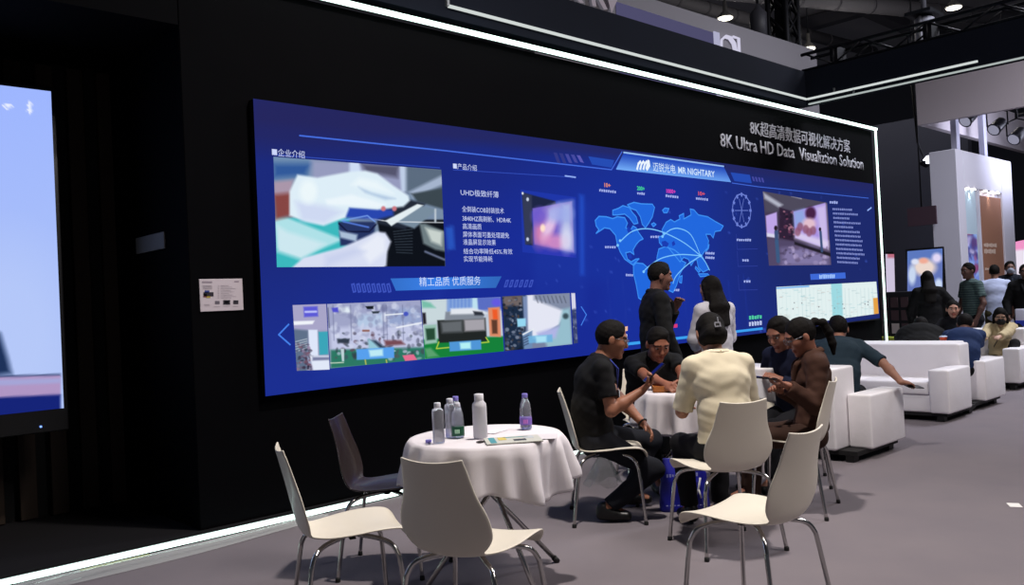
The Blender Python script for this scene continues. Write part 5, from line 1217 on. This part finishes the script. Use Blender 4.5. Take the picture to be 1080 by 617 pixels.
# clear bag hanging under the chair of the man with the lanyard
V = []; n1, n2 = 16, 40
for i in range(n1+1):
    v = i/n1
    for j in range(n2):
        a = 2*math.pi*j/n2; r = (.015+.115*v**.8)*(1+.16*math.sin(5*a+3*v)+.10*math.sin(11*a+7*v)); V.append((r*math.cos(a), r*.75*math.sin(a), .405-.20*v+.02*math.sin(4*a)*v))
o = mesh_obj('plastic_bag', np_mesh('plastic_bag', np.array(V), np.array([(i*n2+j, (i+1)*n2+j, (i+1)*n2+(j+1) % n2, i*n2+(j+1) % n2) for i in range(n1) for j in range(n2)])), mat('clear_bag', (200, 225, 215), .15, alpha=.30, coat=1), None, True)
o.location = (4.22, 3.72, .0); setp(o, 'crumpled clear plastic bag hanging under the chair of the man with the lanyard', 'plastic bag')

# ------------------------------------------------------------------ the people
BLK = (13, 13, 15)
# man with the blue lanyard
i1 = person('man with glasses, black polo and blue lanyard sitting in profile with a tablet', (4.25, 3.7), -42, hz=.53, sit=True, headat=(645, 356, 5.62), lean=6, slump=14, head=(0, 16), tone=(150, 98, 74),
   RH=at_d(677, 412, 5.45), LH=at_d(685, 455, 5.5), rhint=(-.15, -.2, -1), LF=at_d(664, 520, 5.75), RF=on_z(640, 536, .085), top=(14, 14, 17), collar=True, bottom=(24, 26, 34), hair='short', glasses=True, lanyard=(60, 75, 170), curl=(25, 42), S=.95, fat=1.12, rhd=(.55, -.51, .65), RHn=(-.48, .44, .75))
# man facing the viewer
i2 = person('man in a black polo facing the viewer from behind the far table', (5.4, 4.3), 232, hz=.53, sit=True, headat=(694, 361, 6.3), lean=18, slump=20, head=(4, 28), tone=(146, 92, 70),
   RH=at_d(703, 406, 5.95), LH=at_d(722, 403, 5.95), top=(13, 13, 15), collar=True, hair='short', curl=(30, 40), S=.93, fat=1.2, lhint=(-.1, .7, -.5), rhint=(-.1, -.7, -.5))
# standing pair
i3 = person('man in a black jacket standing in profile before the screen', (5.83, 4.38), -38, hz=.90, headat=(696, 290, 7.2), lean=2, head=(0, 8), tone=(120, 82, 70), top=(11, 11, 13), sleeve='long', coat=.012, bottom=(12, 12, 14), S=1.0, h=.008, garment='jacket', LH=(.19, .04, 1.30, 'L'), lhint=(.1, .4, -1), lhd=None)
i4 = person('woman with long black hair and white blouse standing before the big screen', (6.46, 4.38), 70, hz=.87, headat=(749, 303, 7.5), lean=2, head=(20, 2), female=True, tone=(165, 120, 100), top=(205, 203, 212), collar=True, sleeve='long', coat=.006, bottom=(18, 18, 24), hair='long', S=.91, h=.008, garment='blouse', LH=(.24, .05, .93, 'L'), RH=(.24, -.05, .95, 'L'), lhint=(-.5, .8, -.6), rhint=(-.5, -.8, -.6))
# cream blouse
i5 = person('woman in a cream blouse sitting with her back to the viewer, hair pinned up', (4.4, 3.0), 55, hz=.53, sit=True, headat=(749, 350, 5.08), lean=8, slump=12, head=(-4, 22), female=True, tone=(172, 122, 98),
   LH=(.36, .13, .70, 'L'), RH=(.36, -.13, .70, 'L'), top=(226, 214, 186), collar=True, sleeve='half', bottom=(16, 16, 20), hair='bun', S=.98, garment='blouse', lanyard=(40, 70, 180), lhint=(0, .3, -1), rhint=(0, -.3, -1), fat=1.05, hem=.02)
# brown suit
i6 = person('ponytailed woman in a brown suit and glasses sitting in profile with her phone', (5.1, 3), 128, hz=.53, sit=True, headat=(844, 353, 5.55), lean=-5, slump=8, fat=.92, head=(8, 26), female=True, tone=(150, 98, 78),
   LH=at_d(829, 406, 5.3), RH=at_d(822, 411, 5.5), top=(66, 42, 32), sleeve='long', coat=.012, bottom=(58, 38, 30), hair='pony', glasses=True, S=.92, garment='jacket', curl=(30, 35), lhint=(-.1, .15, -1), rhint=(-.1, -.15, -1), lhd=(-.73, .68, .15), LHn=(.3, -.3, .9))
# navy man behind
i7 = person('man in navy sitting behind the brown-suited woman, mostly hidden by her', (6.05, 3.75), 172, hz=.53, sit=True, headat=(822, 350, 6.2), lean=4, slump=10, head=(0, 25), tone=(140, 92, 74),
   LH=at_d(822, 400, 6.15), RH=at_d(832, 397, 6.35), top=(16, 22, 46), sleeve='long', bottom=(16, 16, 22), hair='short', h=.008, S=.9)
# teal shirt on the sofa
i8 = person('man in a dark teal shirt on the nearest sofa, seen from behind', (6.88, 3.66), 20, hz=.50, sit=True, headat=(884, 346, 7.75), lean=20, slump=28, head=(8, 12), tone=(150, 104, 84),
   RH=on_z(953, 405, .575), LH=(7.3, 3.9, .55), rhint=(-.3, -.8, -.3), top=(34, 50, 62), collar=True, sleeve='half', bottom=(20, 20, 26), hair='short', lanyard=(30, 60, 190), S=.95, RF=(7.75, 3.6, .085), LF=(7.75, 3.9, .085), fat=1.15, rhd=(.85, -.4, -.12))
# by the middle sofas
i9 = person('person in black sitting hunched behind the middle sofa, back to the viewer', (10.52, 4.15), 20, hz=.43, sit=True, lean=42, slump=24, head=(0, 40), tone=(120, 84, 70), top=(10, 10, 11), sleeve='long', coat=.03, bottom=(12, 12, 13), hair='short', h=.011, S=1.0, fat=1.45, LH=(.55, .12, .55, 'L'), RH=(.55, -.12, .55, 'L'), garment='jacket')
i12 = person('person in a blue shirt sitting with their back to the viewer behind the middle sofa', (10.42, 3.85), 12, hz=.50, sit=True, headat=(1018, 341, 9.9), lean=32, slump=24, head=(0, 30), tone=(130, 90, 74), top=(34, 52, 92), sleeve='long', bottom=(16, 16, 20), hair='short', h=.010, S=.93, LH=(10.95, 4.0, .6), RH=(10.95, 3.7, .6), fat=1.1)
i11 = person('smiling woman in black with dark hair tied back, facing the viewer on the far sofa', (12.35, 4.62), 190, hz=.50, sit=True, headat=(1005, 325, 11.6), lean=4, slump=4, head=(15, 6), female=True, tone=(205, 152, 130), top=(22, 22, 28), sleeve='long', bottom=(16, 16, 20), hair='bun', h=.010, S=.90, LH=(11.9, 4.4, .62), RH=(11.9, 4.65, .62))
i17 = person('person in a beige jacket and black mask, legs crossed, on the rightmost sofa', (12.45, 4.00), 200, hz=.44, sit=True, headat=(1055, 333, 11.5), lean=-16, slump=30, head=(0, 22), female=True, tone=(190, 150, 128), top=(196, 178, 140), sleeve='long', coat=.02, bottom=(22, 20, 22), hair='long', mask=(22, 22, 26), h=.010, S=.86, LH=(11.98, 3.86, .60), RH=(12.0, 4.0, .60), LF=at_d(1069, 386, 11.0), RF=(12.0, 3.8, .085), garment='jacket', shoe=(30, 30, 34))
# standing further off
i10 = person('woman with long black hair in a black dress standing with her back to the viewer', (12.98, 4.98), 30, hz=.87, headat=(978, 293, 12.6), lean=2, head=(4, 2), female=True, tone=(150, 110, 95), top=(12, 12, 15), sleeve='long', coat=.02, bottom=(12, 12, 15), hair='long', h=.011, S=.98, garment='jacket', RH=(.16, -.26, .86, 'L'), rhint=(-.3, -.9, -.3), skirt=True)
i13 = person('man in a grey-green striped shirt standing beside the white tower', (13.66, 4.62), 140, hz=.90, headat=(1021, 285, 12.7), lean=1, head=(10, 2), tone=(96, 66, 58), top=(48, 68, 70), stripes=(84, 104, 100), bottom=(20, 20, 26), hair='short', h=.011, S=1.01)
i14 = person('man in a white short-sleeved shirt standing with his back to the viewer', (15.8, 4.98), 20, hz=.90, headat=(1049, 286, 14.6), lean=2, head=(-10, 2), tone=(120, 84, 70), top=(190, 200, 232), bottom=(66, 62, 40), hair='short', h=.012, S=1.0)
i15 = person('man in a dark jacket and pale face mask standing behind the man in white', (15.6, 4.66), 190, hz=.90, headat=(1065, 282, 15.4), lean=2, head=(15, 4), tone=(120, 86, 74), top=(22, 26, 38), sleeve='long', coat=.015, bottom=(20, 20, 26), hair='short', mask=(150, 155, 172), h=.012, S=1.03, garment='jacket', LH=(15.2, 4.42, .98))
i16 = person('person in black standing cut off by the right edge of the picture', (14.6, 4.0), 190, hz=.90, headat=(1081, 286, 13.6), lean=2, head=(10, 4), tone=(110, 80, 70), top=(13, 13, 17), sleeve='long', coat=.015, bottom=(13, 13, 17), hair='short', h=.012, S=1.0, garment='jacket')

# ------------------------------------------------------------------ things held and lying by the people
def phone(i, sgn, label, size=(.16, .078), up=.02, name='phone', tilt=None):
    a = [q for q in i['arms'] if q[0] == sgn][0]; s, s0, e, wv, d, n = a; d = Vector(d); n = (Vector(n)-d*Vector(n).dot(d)).normalized(); lat = d.cross(n)
    c = Vector(wv)+d*.105+n*.030; root = i['root']; t = thing(name, label, name)
    M = Matrix(((d.x, lat.x, n.x, c.x), (d.y, lat.y, n.y, c.y), (d.z, lat.z, n.z, c.z), (0, 0, 0, 1)))
    t.matrix_world = root.matrix_basis @ M
    MB().box((.03, 0, 0), (size[0], size[1], .008)).build('case', mat('phone_case', (24, 20, 22), .3), t, .003, 2)
    MB().box((.03, 0, .0045), (size[0]*.94, size[1]*.92, .001)).build('display', mat('phone_glass', (14, 14, 18), .08), t)
    return t
phone(i1, -1, 'thin dark tablet held up by the man with the blue lanyard', (.17, .10), name='tablet')
phone(i6, 1, 'dark phone in the hand of the brown-suited woman')
t = phone(i8, -1, 'dark phone under the hand of the man on the sofa')
t = thing('paper_sheet', 'white sheet of paper standing up from the far table, left of the brown-suited woman', 'paper', (5.60, 3.50, .738))
V = []; NU, NV = 8, 12
p00, p10, p11, p01 = [Vector(on_y(x, y, 3.28)) for x, y in ((793, 388), (819, 388), (832, 428), (800, 421))]
o0 = Vector((5.60, 3.50, .738))
for i in range(NV+1):
    for j in range(NU+1):
        u, v = j/NU, i/NV; q = (p00*(1-u)+p10*u)*(1-v)+(p01*(1-u)+p11*u)*v; q.y += .03*math.sin(u*3.1)+.10*v*0; V.append(tuple(q-o0))
o = mesh_obj('sheet', np_mesh('sheet', np.array(V), np.array([(i*(NU+1)+j, i*(NU+1)+j+1, (i+1)*(NU+1)+j+1, (i+1)*(NU+1)+j) for i in range(NV) for j in range(NU)])), mat('paper_bright', (238, 236, 240), .7), t, True)
o.modifiers.new('s', 'SOLIDIFY').thickness = .002
t = thing('carrier_bag', 'white carrier bag with a broad blue band held at the right edge', 'bag', (15.15, 4.30, .52))
MB().span((0, -.2, 0), (.12, .2, .42)).build('bag_body', mat('bag_white', (205, 205, 225), .6), t, .02, 3)
MB().span((-.003, -.203, .14), (.123, .203, .24)).build('blue_band', mat('bag_band', (40, 60, 180), .6), t, .01, 2)
MB().tube([(.06, -.06, .41), (.06, -.05, .50), (.06, .05, .50), (.06, .06, .41)], .008, 6).build('handle', mat('bag_white', (205, 205, 225), .6), t)
t = thing('paper_cup', 'orange paper cup held between the hunched person and the person in blue', 'cup', at_d(995.5, 365, 9.75))
MB().lathe([(.03, 0), (.042, .10), (.044, .103)], n=20).build('cup_body', mat('orange_cup', (205, 78, 40), .6), t); MB().lathe([(.044, .103), (.045, .112), (.03, .118)], n=20).build('lid', mat('cup_lid', (190, 205, 225), .5), t)
t = thing('crossbody_bag', 'black strap running across the beige jacket', 'strap')
# hair clip of the woman in cream
b = i5; c = Vector(b['hd'](-.150, 0, -.012)); n = Vector(-b['hf']); mb = MB(); hl_v, hu_v = Vector(b['hl']), Vector(b['hu'])
for (u, v, a_, b_) in ((0, .012, .034, .006), (0, -.012, .034, .006), (-.015, 0, .006, .026), (.015, 0, .006, .026), (-.006, .03, .006, .03)):
    ce = c+hl_v*u+hu_v*v; A = hl_v*a_/2; B = hu_v*b_/2; vs = [ce-A-B, ce+A-B, ce+A+B, ce-A+B]; vs += [q+n*.006 for q in vs]
    mb.add(vs, [(0, 1, 2, 3), (7, 6, 5, 4), (0, 4, 5, 1), (1, 5, 6, 2), (2, 6, 7, 3), (3, 7, 4, 0)])
mb.build('hair_clip', mat('clip_silver', (165, 165, 175), .3, .6), b['root'])
# bracelet and watch
for a in i1['arms']:
    if a[0] == 1:
        w_, d_ = Vector(a[3]), Vector(a[4]).normalized(); e1 = d_.orthogonal().normalized(); e2 = d_.cross(e1)
        MB().tube([w_+e1*math.cos(t_)*.031+e2*math.sin(t_)*.031 for t_ in np.linspace(0, 2*math.pi, 20)], .006, 8).build('bracelet', mat('bead_dark', (28, 20, 18), .4), i1['root'])
bpy.data.objects.remove(bpy.data.objects['crossbody_bag'])
mb = MB(); P3, P2 = i17['p3'], i17['p2']; mb.tube(catmull([P3+np.array([-.03, .09, .03]), P3+np.array([.07, .08, -.02]), P2+np.array([.17, .0, .02]), P2+np.array([.16, -.10, -.16])], 5), .012, 6, flat=.4).build('bag_strap', mat('strap_black', (16, 16, 18), .6), i17['root'])
